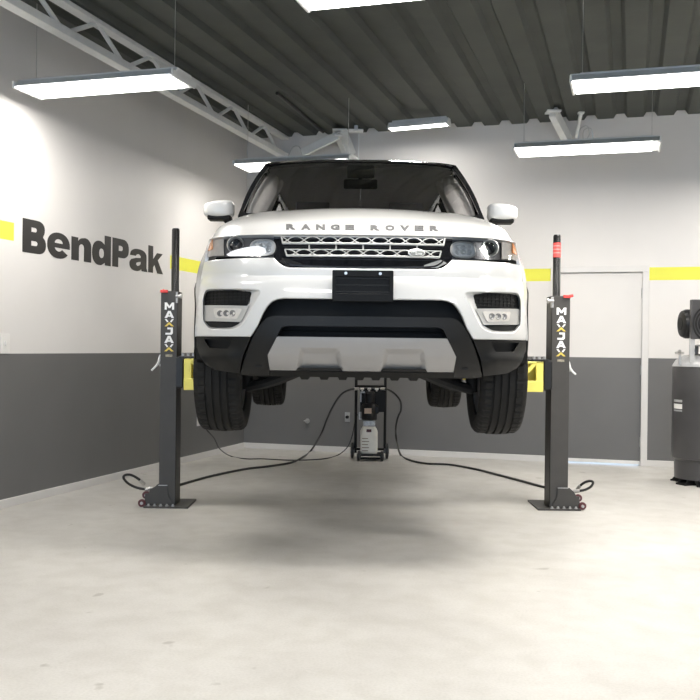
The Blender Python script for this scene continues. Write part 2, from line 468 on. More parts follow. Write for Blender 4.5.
# left wall with its stripe broken for the lettering
b_s0 = -on_left(14, 230)[1]; b_s1 = -on_left(170, 264)[1]
zs0, zs1 = on_left(7, 240.2)[2], on_left(7, 221.5)[2]
zq0, zq1 = on_left(182, 270.5)[2], on_left(182, 257.5)[2]
zl0, zl1 = (zs0+zq0)/2, (zs1+zq1)/2
ycuts = [-RD, b_s0, b_s1, 0.0]; zc2 = [0, H_GREY, zl0, zl1, H_CEIL+.06]
def lm(y, z):
    if z < H_GREY: return 1
    if zl0 < z < zl1 and not (b_s0 < y < b_s1): return 2
    return 0
mb = wall_cells(ycuts, zc2, lambda i, j: False, lm, -0.18, 0.0, 'y')
rstruct(mb, 'wall_left', [M_WALL, M_GREY, M_YEL], smooth=False)
mb = MB(); mb.bx(RW, RW+0.18, -RD, 0.0, 0, H_GREY, 1); mb.bx(RW, RW+0.18, -RD, 0.0, H_GREY, H_CEIL, 0)
rstruct(mb, 'wall_right', [M_WALL, M_GREY], smooth=False)
# front wall with a wide opening added behind the camera to let in fill light
mb = MB()
for x0, x1, z0, z1 in ((-0.2, 0.8, 0, H_CEIL), (9.9, RW+0.2, 0, H_CEIL), (0.8, 9.9, 3.4, H_CEIL)):
    mb.bx(x0, x1, -RD-0.18, -RD, z0, z1)
rstruct(mb, 'wall_front', M_WALL, smooth=False)

# the added doorway opening lets sky light in
pd = bpy.data.lights.new('doorway_portal', 'AREA'); pd.shape = 'RECTANGLE'; pd.size = 9.1; pd.size_y = 3.4; pd.cycles.is_portal = True
po = bpy.data.objects.new('doorway_portal', pd); COL.objects.link(po); po.location = RP(5.35, RD+.1, 1.7); po.rotation_euler = (PI/2, 0, ROT+PI)
# ceiling: corrugated deck
mb = MB(); pitch = 0.30; x = -0.2
prof = []
while x < RW+0.2:
    prof += [(x, H_CEIL), (x+.16, H_CEIL), (x+.19, H_CEIL+.045), (x+.27, H_CEIL+.045)]; x += pitch
prof.append((x, H_CEIL)); n = len(prof)
vs = [(p[0], -RD-.18, p[1]) for p in prof] + [(p[0], 0.2, p[1]) for p in prof] + [(p[0], -RD-.18, H_CEIL+.12) for p in prof] + [(p[0], 0.2, H_CEIL+.12) for p in prof]
fs = []
for i in range(n-1):
    fs += [(i, i+1, n+i+1, n+i), (2*n+i, 3*n+i, 3*n+i+1, 2*n+i+1), (i, 2*n+i, 2*n+i+1, i+1), (n+i, n+i+1, 3*n+i+1, 3*n+i)]
mb.add(vs, fs)
rstruct(mb, 'ceiling', M_DECK, smooth=False)

# baseboards
mb = MB(); mb.bx(0, a_l, -0.018, 0.0, 0, H_BASE); mb.bx(a_r, RW, -0.018, 0.0, 0, H_BASE)
rstruct(mb, 'baseboard_back', M_TRIM, smooth=False, bevel=.003)
mb = MB(); mb.bx(0, 0.018, -RD, -0.018, 0, H_BASE)
rstruct(mb, 'baseboard_left', M_TRIM, smooth=False, bevel=.003)

# door in the back wall
mb = MB()
mb.bx(a_l, da0, -0.03, 0.05, 0, dz1); mb.bx(da1, a_r, -0.03, 0.05, 0, dz1); mb.bx(a_l, a_r, -0.03, 0.05, dz1, z_t)
mb.bx(da0-.002, da0+.02, 0.05, 0.12, 0, dz1); mb.bx(da1-.02, da1+.002, 0.05, 0.12, 0, dz1); mb.bx(da0, da1, 0.05, 0.12, dz1-.02, dz1+.002)
rstruct(mb, 'trim_1', M_TRIM, smooth=False, bevel=.004)
door = MB(); door.bx(da0+.005, da1-.005, 0.0, 0.045, 0.035, H_GREY, 1); door.bx(da0+.005, da1-.005, 0.0, 0.045, H_GREY, dz1-.006, 0)
door = rstruct(door, 'door_1', [M_WALL, M_GREY], smooth=False)
ORG[door.name] = Vector()
def door_part(mb, name, m): 
    o = mb.build(name, m, door); return o
mb = MB(); mb.bx(da0+.006, da1-.006, -0.008, 0.0, 0.012, 0.05); door_part(mb, 'door_sweep', M_OUT)
for zz in (.25, 1.0, 1.8):
    mb = MB(); mb.cyl((da1-.003, -.006, zz-.05), (da1-.003, -.006, zz+.05), .008, n=10); door_part(mb, 'hinge', M_BRASS)
mb = MB(); mb.cyl((da0+.07, .0, .98), (da0+.07, -.06, .98), .012); mb.cyl((da0+.07, -.055, .98), (da0+.18, -.055, .98), .010); mb.cyl((da0+.07, .0, .98), (da0+.07, -.008, .98), .03)
door_part(mb, 'door_handle', M_BRASS)

# wall lettering
spans = [('B', 22.3, 45.6), ('e', 47, 69.6), ('n', 71.3, 91), ('d', 92, 110.7), ('P', 112.3, 128.6), ('a', 129.5, 147.3), ('k', 148.3, 163)]
zbase = (on_left(34, 254.3)[2] + on_left(156, 272.8)[2])/2
zcap = (on_left(24, 218.5)[2] + on_left(113, 237.0)[2])/2
y0w = -on_left(92, 245)[1]
wl = thing('wall_lettering', 'large dark bold lettering on the left white wall between two yellow stripe ends', 'wall sign', RP(0.0, -y0w, zbase))
zx = zbase + (zcap-zbase)*0.775
for ch, p0, p1 in spans:
    ya = -on_left(p0, 245)[1]; yb = -on_left(p1, 255)[1]
    top = zx if ch in 'ena' else zcap
    bot = zbase
    if ch in 'eda': bot = zbase-.008
    mb = MB()
    put_bold(mb, ch, lambda x, y, d: RP(0.0005+d, -x, y), ya, yb, bot, top)
    mb.build('letter', M_LETTER, wl, smooth=False)

# outlets and switch plates
def plate(name, label, cat, px, py, w, h, side, m, socket):
    a, b, z = on_left(px, py) if side == 'left' else on_back(px, py)
    def f(u, d, v):      # u along wall, d out of the wall, v up
        return RP(d, b+u, z+v) if side == 'left' else RP(a+u, d, z+v)
    t = thing(name, label, cat, f(0, 0, -h/2))
    def bxw(u0, u1, d0, d1, v0, v1):
        q = MB(); P = [f(u, d, v) for v in (v0, v1) for u, d in ((u0, d0), (u1, d0), (u1, d1), (u0, d1))]
        q.add(P, [(3,2,1,0), (4,5,6,7), (0,1,5,4), (1,2,6,5), (2,3,7,6), (3,0,4,7)]); return q
    bxw(-w/2, w/2, 0, .008, -h/2, h/2).build('cover_plate', m, t, bevel=.002)
    if socket == 'outlet':
        for s in (-1, 1): bxw(-w*.22, w*.22, .008, .011, s*h*.22-h*.13, s*h*.22+h*.13).build('socket', M_OUT, t, bevel=.001)
    elif socket == 'round':
        q = MB(); q.cyl(f(0, .006, 0), f(0, .03, 0), .018); q.build('receptacle', M_VOID, t)
    elif socket == 'plug':
        bxw(-w*.22, w*.22, .008, .011, h*.06, h*.36).build('socket', M_OUT, t, bevel=.001)
    elif socket == 'switch':
        bxw(-w*.12, w*.12, .008, .02, -h*.12, h*.12).build('toggle', M_OUT, t, bevel=.002)
    return t
plate('switch_plate', 'white switch plate on the left wall just above the grey band', 'switch', 4.7, 343.5, 0.10, 0.145, 'left', M_OUT, 'switch')
plate('wall_outlet', 'white outlet plate on grey left wall behind the left front tyre', 'outlet', 198.5, 420, 0.085, 0.125, 'left', M_OUT, 'plug')
plate('wall_outlet', 'grey metal outlet plate on back wall beside the power unit cart', 'outlet', 347.6, 417, 0.062, 0.11, 'back', M_OUTG, 'round')
a, b, z = on_back(307.6, 421)
hb = thing('wall_valve', 'small round metal fitting low on grey back wall', 'wall fitting', RP(a, 0, z-.02))
mb = MB(); mb.cyl(RP(a, 0, z), RP(a, .012, z), .028); mb.build('flange', M_BRASS, hb, bevel=.002)
mb = MB(); mb.cyl(RP(a, .01, z), RP(a, .05, z), .012); mb.cyl(RP(a-.03, .045, z+.005), RP(a+.03, .045, z+.005), .006); mb.build('spigot', M_BRASS, hb)

# roof steel: shallow open-web joist along the left wall, knee braces, hanger, conduit
p_end = on_back(285, 156.5, 0.02)
ja, jz = p_end[0], p_end[2]
jo = thing('roof_joist', 'white open-web steel joist running along the top of the left wall', 'roof joist', RP(ja, 0, jz))
mb = MB(); mb.bx(ja-.045, ja+.045, -15.9, -0.02, jz-.03, jz+.03)
def room_mb(m):  # room-local to world
    for i, v in enumerate(m.v): m.v[i] = RP(v.x, -v.y, v.z)
    return m
room_mb(mb).build('bottom_chord', M_STEELW, jo, bevel=.004)
mb = MB(); mb.bx(ja-.045, ja+.045, -15.9, -0.02, H_CEIL-.04, H_CEIL-.005); room_mb(mb).build('top_chord', M_STEELW, jo, bevel=.004)
mb = MB(); yy = -0.25; k = 0
while yy > -15.6:
    mb.cyl((ja, yy, jz if k % 2 == 0 else H_CEIL-.02), (ja, yy-.42, H_CEIL-.02 if k % 2 == 0 else jz), .018, n=8); yy -= .42; k += 1
room_mb(mb).build('web', M_STEELW, jo)
mb = MB(); mb.bx(ja-.05, ja+.05, -.12, -0.001, jz-.10, jz+.03); room_mb(mb).build('bearing_seat', M_STEELW, jo, bevel=.004)

def bar(name, label, cat, p0, p1, w, m=M_STEELW, group=None):
    d = (p1-p0); q = d.to_track_quat('Z', 'X').to_matrix(); mb = MB(); mb.box((p0+p1)/2, (w, w*.6, d.length), q)
    mb.box(p1, (w*1.2, w*1.2, .02))
    return tag(mb.build(name, m, bevel=.004), label, cat, group)
def bw(px, py, off):
    a, b, z = on_back(px, py, off); return RP(a, b, z)
bar('knee_brace', 'white diagonal brace rising right along top of back wall from the joist end', 'brace', bw(302, 153.0, .42), bw(338, 135.5, .42), .085)
bar('knee_brace', 'short thick white brace above the left half of the windshield', 'brace', bw(350, 156, .04), onz(340, 131, H_CEIL-.01), .14)
bar('knee_brace', 'thick white brace dropping to the long lamp at upper right', 'brace', bw(568, 141, .04), onz(553, 112, H_CEIL-.01), .12)
bar('knee_brace', 'thin grey brace beside the thick brace above the right lamp', 'brace', bw(576, 136, .04), onz(581, 113, H_CEIL-.01), .05)
q = onz(356, 131, H_CEIL-.06)
mb = MB(); mb.cyl(q, (q.x, q.y, H_CEIL), .022, n=12); mb.box(q, (.16, .12, .02)); mb.cyl((q.x+.03, q.y, q.z), (q.x+.03, q.y, q.z-.42), .004, n=6)
tag(mb.build('hanger_rod', M_STEELW), 'short pale hanger with a flat plate under the ceiling above the windshield', 'hanger')
p0 = onz(304, 116, H_CEIL-.02); p1 = onz(323, 132, H_CEIL-.02)
d = (p1-p0).normalized()
mb = MB(); mb.cyl(p0-d*.9, p1, .016, n=10)
tag(mb.build('ceiling_conduit', M_COLDARK), 'thin black conduit across the ceiling deck left of the hanger', 'pipe')
q = bw(583, 139, .22)
mb = MB(); mb.tube(catmull([q+Vector((-.05, 0, -.02)), q+Vector((-.04, -.02, .09)), q+Vector((.03, -.03, .13)), q+Vector((.06, -.02, .05)), q+Vector((.01, 0, -.03)), q+Vector((.0, -.02, .08)), q+Vector((.08, -.02, .10)), q+Vector((.11, 0, -.05))], 8), .005, 6)
tag(mb.build('coiled_wire', M_BRASS), 'loose grey wire curled by the braces above the right lamp', 'wire')
q = bw(296, 152, .40)
mb = MB(); mb.tube(catmull([q+Vector((-.09, 0, -.06)), q+Vector((-.04, 0, .05)), q+Vector((.03, 0, .06)), q+Vector((.07, 0, -.03))], 8), .005, 6)
tag(mb.build('coiled_wire', M_BRASS), 'short looped wire by the joist end at the back left corner', 'wire')

# ------------------------------------------------------------------ lamps
def linear_lamp(label, c, L, wd, power, tilt=0.0, wires=True, endcap=True):
    """a linear ceiling lamp hung parallel to the back wall, diffuser down"""
    t = thing('linear_lamp', label, 'ceiling lamp', c, 'linear ceiling lamps')
    R = Matrix.Rotation(ROT+tilt, 3, 'Z')
    def f(x, y, z): return Vector(c) + R @ Vector((x, y, z))
    mb = MB(); mb.box(Vector(c)+Vector((0, 0, .045)), (L, wd*.62, .05), R); mb.box(Vector(c)+Vector((0, 0, .078)), (L*.9, wd*.25, .03), R)
    for s in (-1, 1):   # sloping reflector wings
        P = [f(-L/2, s*wd*.31, .055), f(L/2, s*wd*.31, .055), f(L/2, s*wd/2, .005), f(-L/2, s*wd/2, .005)]
        mb.add(P + [p+Vector((0, 0, .008)) for p in P], [(0,1,2,3), (7,6,5,4), (0,4,5,1), (1,5,6,2), (2,6,7,3), (3,7,4,0)])
    mb.build('housing', M_STEELW, t, bevel=.002)
    mb = MB(); mb.box(f(-.018*L, 0, .006), (L*.925, wd*.88, .016), R); mb.build('diffuser', M_DIFF, t, bevel=.004)
    for s in (-1, 1):
        mb = MB(); mb.box(f(s*(L/2-.008), 0, .02), (.016, wd, .05), R); mb.build('end_cap', M_STEELW, t, bevel=.003)
    if wires:
        for s in (-1, 1):
            mb = MB(); mb.cyl(f(s*L*.44, 0, .06), (f(s*L*.44, 0, 0).x, f(s*L*.44, 0, 0).y, H_CEIL), .0025, n=6); mb.build('hanging_wire', M_BRASS, t)
    ld = bpy.data.lights.new('lamp_light', 'AREA'); ld.shape = 'RECTANGLE'; ld.size = L*.95; ld.size_y = wd*.9; ld.energy = power; ld.color = (1.0, .965, .915)
    lo = bpy.data.objects.new('lamp_light', ld); COL.objects.link(lo); lo.parent = t; lo.rotation_euler = (0, 0, ROT+tilt); lo.location = (0, 0, -.004)
    return t
ZL = 3.0
lamp_r = onz(586.5, 150.0, ZL); lamp_l = onz(297, 166.0, ZL)
linear_lamp('long glowing linear lamp hanging at upper right near the compressor side', lamp_r, 1.27, .42, LAMP_BACK)
linear_lamp('long linear lamp hanging behind the roof at upper left, seen above the windshield', lamp_l, 1.21, .42, LAMP_BACK)
linear_lamp('short bright lamp close under the ceiling deck above the roof', onz(419, 127.5, 3.50), .66, .12, LAMP_POWER*.25, tilt=-.12, wires=False)
for x, y, lab in ((-1.75, 6.6, 'added lamp hanging high on the left between the car and the lettered wall'), (2.1, 6.3, 'added lamp hanging high on the right between the car and the compressor'),
                  (.3, 4.72, 'added lamp hanging just ahead of the car nose, above the photo'), (4.6, 9.0, 'added lamp hanging near the back wall right of the compressor'), (-2.3, 3.6, 'added lamp hanging before the near left wall, out of the photo'), (-.9, 1.4, 'added lamp hanging left of the photographer, out of the photo'),
                  (2.7, 4.3, 'added lamp hanging ahead of the car on the right, out of the photo'), (5.2, 6.6, 'added lamp hanging over the air compressor, right of the photo'),
                  (4.9, 3.0, 'added lamp hanging by the right wall, out of the photo'), (2.6, .2, 'added lamp hanging right of the photographer, out of the photo'),
                  (.6, -1.9, 'added lamp hanging behind the photographer near the doorway opening')):
    linear_lamp(lab, (x, y, ZL), 1.25, .34, LAMP_POWER*(.52 if x < -1.5 else .75 if y < 2 else .7 if y > 8 else 1.35 if x > 4 else .68 if x < 1 else 1.15))  # lamps added overhead to raise the light level in the room
# ================================================================== THE CAR
CX, YF, YA, YR = 0.064, 4.98, 5.88, 8.80        # centre line, front plane, front axle, rear axle
CARBASE = Vector((CX, 7.3, 0.685))
car = thing('car', 'white luxury sport utility vehicle with black roof raised high on the two-post lift', 'car', CARBASE)
GZ = [(0.95, .20), (1.02, .13), (1.08, .06), (1.16, .025), (1.26, .0), (1.40, .0), (1.52, .015), (1.62, .04), (1.72, .065), (1.81, .10), (1.9, .13)]
def FY(x, z):
    s = abs(x)/.98
    return YF + .10*s*s + .38*s**6 + interp(GZ, z)
def HP(h, yc, dy=0.0):
    """half-width and height as seen from the front -> (x, z) on the front surface"""
    Y = 5.1
    for _ in range(12):
        x = h/FPX*Y; z = EYE + (HOR+.15-yc)/FPX*Y; Y = FY(x, z)+dy
    return (x, z)
def front(off=0.0, extra=None):
    def f(x, z):
        y = FY(x, z)+off
        if extra: y += extra(x, z)
        return (CX+x, y, z)
    return f
def half(pts, dy=0.0): return [HP(h, y, dy) for h, y in pts]
def mirror(poly): return [(-x, z) for x, z in poly][::-1]
def whole(poly):
    """right-half outline that starts and ends on the centre line -> closed outline"""
    return poly + [(-x, z) for x, z in poly[::-1] if x > 1e-6]

def xo(z): return interp([(1.0, .93), (1.256, .95), (1.46, .938), (1.60, .915), (1.70, .893), (1.81, .872)], z)
Z_LIP = HP(0, 235.2)[1]
# ---- white bumper skin
surround = half([(89, 258.6), (85.5, 262.5), (80, 266.6), (74, 268.3), (0, 268.6)])
top_r = [HP(150, 258.6), surround[0]]
lower = half([(0, 299.4), (79, 299.3), (85, 300.2), (90.5, 302.5), (95, 307), (99.3, 314), (105, 327.5), (111.5, 338)])
zb = lower[-1][1]
outer = [(xo(zb+ (1.69-zb)*k/10), zb+(1.69-zb)*k/10) for k in range(11)]
zt = surround[0][1]
outer = [(xo(lerp(zb, zt, k/12)), lerp(zb, zt, k/12)) for k in range(13)]
right = lower + outer + surround                      # starts on centre bottom, ends on centre top
skin = lower + outer + surround
skin_full = lower[1:] + outer + surround[:-1] + [(0, surround[-1][1])] + mirror(surround[:-1]) + mirror(outer) + mirror(lower[1:]) + [(0, lower[0][1])]
fog = roundpoly(half([(156.5, 291.5), (159, 300), (159, 322), (152.5, 330.8), (129, 330.6), (119.5, 326), (111, 309), (102.5, 293), (105, 291.2)]), .022, 3)
zmid = HP(0, 285)[1]
def skin_extra(x, z):
    # a soft horizontal crease under the headlights and a tucked-in lower corner
    e = 0.010*math.exp(-((z-1.585)/.02)**2)
    return e
mb = MB(); region(mb, skin_full, [fog, mirror(fog)], front(0, skin_extra), .022, (0, .05, 0))
bumper = mb.build('front_bumper', M_PAINT, car, bevel=.006, seg=2, angle=28)

# sloping bezel walls of the fog lamp recesses, and what sits in them
for sg in (1, -1):
    fp = fog if sg > 0 else mirror(fog)
    cxf = sum(p[0] for p in fp)/len(fp); czf = sum(p[1] for p in fp)/len(fp)
    inner = roundpoly(half([(155, 293), (157.3, 300), (157.3, 321.5), (151.5, 329), (131, 329), (122.5, 324.5), (115.5, 309), (110.5, 294.5), (112.5, 293)], .05), .016, 3)
    if sg < 0: inner = mirror(inner)
    mb = MB(); vs = [front(.012)(*p) for p in fp] + [front(.05)(*p) for p in inner]; n = len(fp)
    mb.add(vs, [(i, (i+1) % n, n+(i+1) % n, n+i) for i in range(n)])
    bez = mb.build('fog_lamp_bezel', M_PAINT, car)
    def S(poly): return poly if sg > 0 else mirror(poly)
    msh = S(roundpoly(half([(157, 292.5), (157, 307), (114, 306.5), (110, 298), (112, 292.5)], .05), .012))
    mb = MB(); region(mb, msh, [], front(.052), .03, (0, .03, 0)); 
    o = mb.build('air_intake_mesh', M_VOID, car)
    mb = MB()    # mesh strands
    x0, x1 = min(p[0] for p in msh)+.012, max(p[0] for p in msh)-.012; z0, z1 = min(p[1] for p in msh)+.01, max(p[1] for p in msh)-.008
    for k in range(5): 
        zz = lerp(z0, z1, k/4); mb.tube([front(.047)(lerp(x0, x1, t/8), zz) for t in range(9)], .0025, 5)
    for k in range(12):
        xx = lerp(x0, x1, k/11); mb.tube([front(.047)(xx, z0), front(.047)(xx, z1)], .0022, 5)
    mb.build('mesh_strand', M_CLAD, o)
    pan = S(roundpoly(half([(158, 307.3), (158, 323), (121, 323.5), (113, 307.3)], .03), .008))
    mb = MB(); region(mb, pan, [], front(.026), .03, (0, .04, 0))
    p = mb.build('fog_lamp_panel', M_PANEL, car, bevel=.003)
    lens = S(roundpoly(half([(149, 310), (147, 319.5), (125, 320.5), (120, 310)], .02), .014))
    mb = MB(); region(mb, lens, [], front(.020), .02, (0, .02, 0)); fl = mb.build('fog_lamp', M_LAMPGREY, car, bevel=.002)
    mb = MB(); c = (sum(q[0] for q in lens)/len(lens), sum(q[1] for q in lens)/len(lens))
    for k in (-1.15, 0, 1.15):
        q = Vector(front(.014)(c[0]+k*.033, c[1])); mb = MB(); mb.lathe(q, (0, -1, 0), [(.017, .0), (.015, .004), (.008, -.004), (.001, -.006)], 18)
        mb.build('reflector', M_LENSG, fl)
    low = S(roundpoly(half([(156, 323), (152, 330.5), (131, 330.5), (121, 324)], .05), .01))
    mb = MB(); region(mb, low, [], front(.045), .03, (0, .03, 0)); mb.build('lower_vent', M_VOID, car)

# dark backing behind all front openings
mb = MB()
back = [(-.80, 1.06), (.80, 1.06), (.86, 1.3), (.84, 1.74), (-.84, 1.74), (-.86, 1.3)]
region(mb, back, [], front(.14), .06, (0, .03, 0)); mb.build('radiator_backing', M_VOID, car)

# ---- grille surround (gloss black) from headlight to headlight
gtop = Z_LIP - .001
gs = half([(0, 268.9), (74, 268.6), (80.5, 266.9), (86, 262.8), (89.5, 258.8), (89.5, 235.4), (0, 235.4)], .004)
gs_full = gs[1:6] + mirror(gs[1:6])
mb = MB(); region(mb, gs_full, [], front(.022), .03, (0, .03, 0))
gr = mb.build('grille', M_BLACKG, car, bevel=.003)
# thin gloss black lip along the lower edge of the grille
mb = MB()
lip = half([(81, 259), (76, 263.5), (66, 266), (30, 267.2), (0, 267.4)])
lip = [(-x, z) for x, z in lip[:-1]] + lip[::-1]
mb.tube([front(.016)(*p) for p in catmull([(p[0], p[1], 0) for p in lip], 4) for p in [(p.x, p.y)]], .006, 6)
mb.build('lower_lip', M_BLACKG, gr)
for sg in (-1, 1):
    poly = half([(62, 264), (78, 258.6), (84, 262), (75, 266.6), (60, 266.6)])
    mb = MB(); region(mb, poly if sg > 0 else mirror(poly), [], front(.013), .03, (0, .012, 0)); mb.build('lip_corner', M_SATIN if sg < 0 else M_CHROME, gr)  # right corner in bright metal: a reflection put into the material

def bar_pts(mb, pts, w, off, n=5):
    mb.tube([front(off)(*p) for p in pts], w, n)
for (yt, yb, ht, hb_) in ((236.9, 244.2, 81.8, 80.3), (249.8, 256.6, 78.2, 76.2)):
    zt_, zb_ = HP(0, yt)[1], HP(0, yb)[1]; xt, xb = HP(ht, yt)[0], HP(hb_, yb)[0]
    zm = lerp(zt_, zb_, .50)
    mb = MB()
    def row(z, xw, w, off=0.006):
        bar_pts(mb, [(lerp(-xw, xw, k/30), z) for k in range(31)], w, off, 6)
    row(zt_, xt, .0030); row(zb_+.002, xb, .0058, .003); row(zb_+.006, xb, .003, .004)
    for s in (-1, 1): bar_pts(mb, [(s*xt, zt_), (s*xb, zb_)], .0045, .005)
    P = HP(16.9, yt)[0]; ph = P*.5 if yt < 240 else 0
    k = -7
    while k < 7:
        xa = k*P+ph; xb2 = xa+P; xm = (xa+xb2)/2
        for (z_o, z_i) in ((zt_, zm), (zb_+.003, zm)):
            pts = []
            for t in range(9):
                u = t/8; xx = lerp(xa, xb2, u); pts.append((xx, lerp(z_i, z_o, math.sin(u*PI)**.8)))
            pts = [q for q in pts if abs(q[0]) < lerp(xb, xt, .5)]
            if len(pts) > 1: bar_pts(mb, pts, .0032, .006)
        k += 1
    mb.build('grille_bar', M_GRILLE, gr)
for k in range(-2, 3):
    xx = HP(27*k, 247)[0]; mb = MB(); bar_pts(mb, [(xx, HP(0, 244)[1]), (xx, HP(0, 250)[1])], .0042, .008); mb.build('connector', M_GRILLE, gr)
# oval badge, on the right end of the lower bar
bx0, bz0 = HP(53.5, 252.4)
R = lambda a, rx, rz, off: front(off)(bx0+rx*math.cos(a), bz0+rz*math.sin(a))
mb = MB(); n = 40
vs = [R(2*PI*i/n, .046, .0235, .004) for i in range(n)] + [R(2*PI*i/n, .046, .0235, -.006) for i in range(n)] + [R(2*PI*i/n, .040, .019, -.009) for i in range(n)]
fs = [(i, (i+1) % n, n+(i+1) % n, n+i) for i in range(n)] + [(n+i, n+(i+1) % n, 2*n+(i+1) % n, 2*n+i) for i in range(n)] + [tuple(range(2*n, 3*n))]
mb.add(vs, fs, 0); mb.mi[-1] = 1; bd = mb.build('badge', [M_CHROME, mat('badge_grey', (.20, .21, .20), .4)], gr)
mb = MB()
put_text(mb, 'LAND', lambda x, y, d: front(-.0095-d)(bx0+x, bz0+y), -.030, .002, .001, .012, .02, .002)
put_text(mb, 'ROVER', lambda x, y, d: front(-.0095-d)(bx0+x, bz0+y), -.006, .031, -.012, -.001, .02, .002)
mb.build('badge_lettering', mat('badge_pale_print', (0.7, 0.7, 0.68), 0.4), bd)

# ---- headlights
for sg in (-1, 1):
    outl = half([(89.6, 235.4), (89.6, 258.4), (150, 258.5)], .004) + [(xo(HP(150, 258)[1])-.006, HP(150, 257.4)[1]), (xo(1.75)-.004, 1.75), (xo(Z_LIP)-.006, Z_LIP)]
    S = (lambda p: p) if sg > 0 else mirror
    mb = MB(); region(mb, S(outl), [], front(.035), .03, (0, .03, 0))
    hl = mb.build('headlight', M_SMOKE, car)
    # outer clear-grey side chamber with amber corner
    side = half([(139, 237.3), (139, 257.2), (150, 257.5)], .02) + [(xo(1.70)-.012, 1.70), (xo(1.78)-.012, 1.785)]
    mb = MB(); region(mb, S(side), [], front(.022), .02, (0, .015, 0)); mb.build('side_chamber', M_LAMPGREY, hl)
    am = half([(149.5, 240.5), (149.5, 251)], .02) + [(xo(1.745)-.006, 1.735), (xo(1.78)-.008, 1.775)]
    mb = MB(); region(mb, S(am), [], front(.010), .02, (0, .012, 0)); mb.build('side_reflector', M_AMBER, hl)
    # projector: rings + lens
    px_, pz_ = HP(127.5, 246.3, .01); px_ *= sg
    c = Vector(front(.03)(px_, pz_)); ax = Vector((0, -1, 0))
    mb = MB(); mb.lathe(c, ax, [(.048, .0), (.048, .016), (.043, .022), (.040, .012), (.034, .004)], 40); mb.build('projector_ring', M_CHROME, hl)
    mb = MB(); mb.lathe(c, ax, [(.036, .0), (.034, .012), (.026, .022), (.014, .028), (.001, .030)], 32); mb.build('projector_lens', M_CLEAR, hl)
    mb = MB(); mb.lathe(c, ax, [(.033, -.002), (.001, -.004)], 24); mb.build('projector_bowl', M_SATIN, hl)
    # inner high-beam pod (stadium)
    ix, iz = HP(100.5, 248.6, .01); ix *= sg
    def stad(rx, rz, n=40):
        pts = []
        for i in range(n):
            a = 2*PI*i/n; ca, sa = math.cos(a), math.sin(a)
            pts.append((ix+rx*math.copysign(abs(ca)**.7, ca), iz+rz*math.copysign(abs(sa)**.8, sa)))
        return pts
    mb = MB(); region(mb, stad(.072, .047), [stad(.062, .039)], front(.010), .012, (0, .03, 0)); mb.build('pod_ring', M_CHROME, hl)
    mb = MB(); region(mb, stad(.062, .039), [], front(.028), .012, (0, .01, 0)); mb.build('pod_reflector', mat('pod_reflector', (.85, .85, .84), .4, .1), hl)
    mb = MB()
    for dx in (-.032, 0, .032):
        for dz in (-.012, .014): q = Vector(front(.022)(ix+dx, iz+dz)); mb.lathe(q, (0, -1, 0), [(.015, .0), (.013, .006), (.009, -.001), (.001, -.004)], 16)
    mb.build('reflector_cell', M_CHROME, hl)
    # lens reflection painted as a slanted glowing blade, on one headlight only
    if sg < 0: bl = half([(98, 249), (106, 246.8), (118, 248.8), (130, 252), (137, 256), (134, 257.6), (118, 257.3), (104, 256.8), (97, 254)], .0)
    else: bl = half([(122, 238.2), (121, 242), (117, 241.5), (111, 238), (112, 236.8)], .0)
    if sg < 0: bl2 = roundpoly(mirror(bl), .012)
    else: bl2 = roundpoly(bl, .005)
    if sg < 0: mb = MB(); region(mb, bl2, [], front(.008), .014, (0, .008, 0)); mb.build('glint_blade', M_GLINT, hl)
    mb = MB(); region(mb, S(outl), [], front(.000), .03, None); mb.build('headlight_lens', M_CLEAR, hl)

# ---- lower cladding, bumper bar, skid plate
inn = half([(112, 338.6), (119, 357), (122, 375.5)])
zc1 = zb - .004
clo = [(xo(zc1), zc1)]
co = [HP(111.5, 338.6)] + [(xo(zc1), zc1), (xo(1.19), 1.19), HP(163, 352), HP(160.5, 358), HP(155.5, 366.5), HP(146, 371.8), HP(122, 375), HP(119, 357)]
vent = roundpoly(half([(130, 341.5), (158, 341), (152, 350), (134, 350.5)]), .008)
def clad_extra(x, z):
    # the lower lip of the cladding swells forward like a rounded blade
    return -.045*math.exp(-((z-1.135)/.045)**2)*smooth((abs(x)-.62)/.12)
for sg in (1, -1):
    S = (lambda p: p) if sg > 0 else mirror
    mb = MB(); region(mb, S(co), [S(vent)], front(.012, clad_extra), .02, (0, .07, 0)); cl = mb.build('lower_cladding', M_CLAD, car, bevel=.006)
    mb = MB(); region(mb, S(roundpoly(half([(128, 340), (160, 340), (154, 352), (132, 352)]), .005)), [], front(.06), .03, (0, .02, 0)); mb.build('vent_recess', M_VOID, cl)
hb = half([(0, 316.6), (88, 316.6), (95, 318.5), (101.5, 325), (107, 334), (112, 345), (117, 360), (120.5, 376)]) 
hi = half([(93, 376.3), (92.5, 371.5), (94.8, 356), (85.5, 337.4), (81, 328.3), (76, 326.8), (0, 326.8)])
barp = hb[1:] + hi[:-1]
barp = barp + mirror(barp)
def bar_extra(x, z): return 0
mb = MB(); region(mb, barp, [], front(.006), .02, (0, .09, 0)); mb.build('bumper_guard', M_SATIN, car, bevel=.012, seg=3)
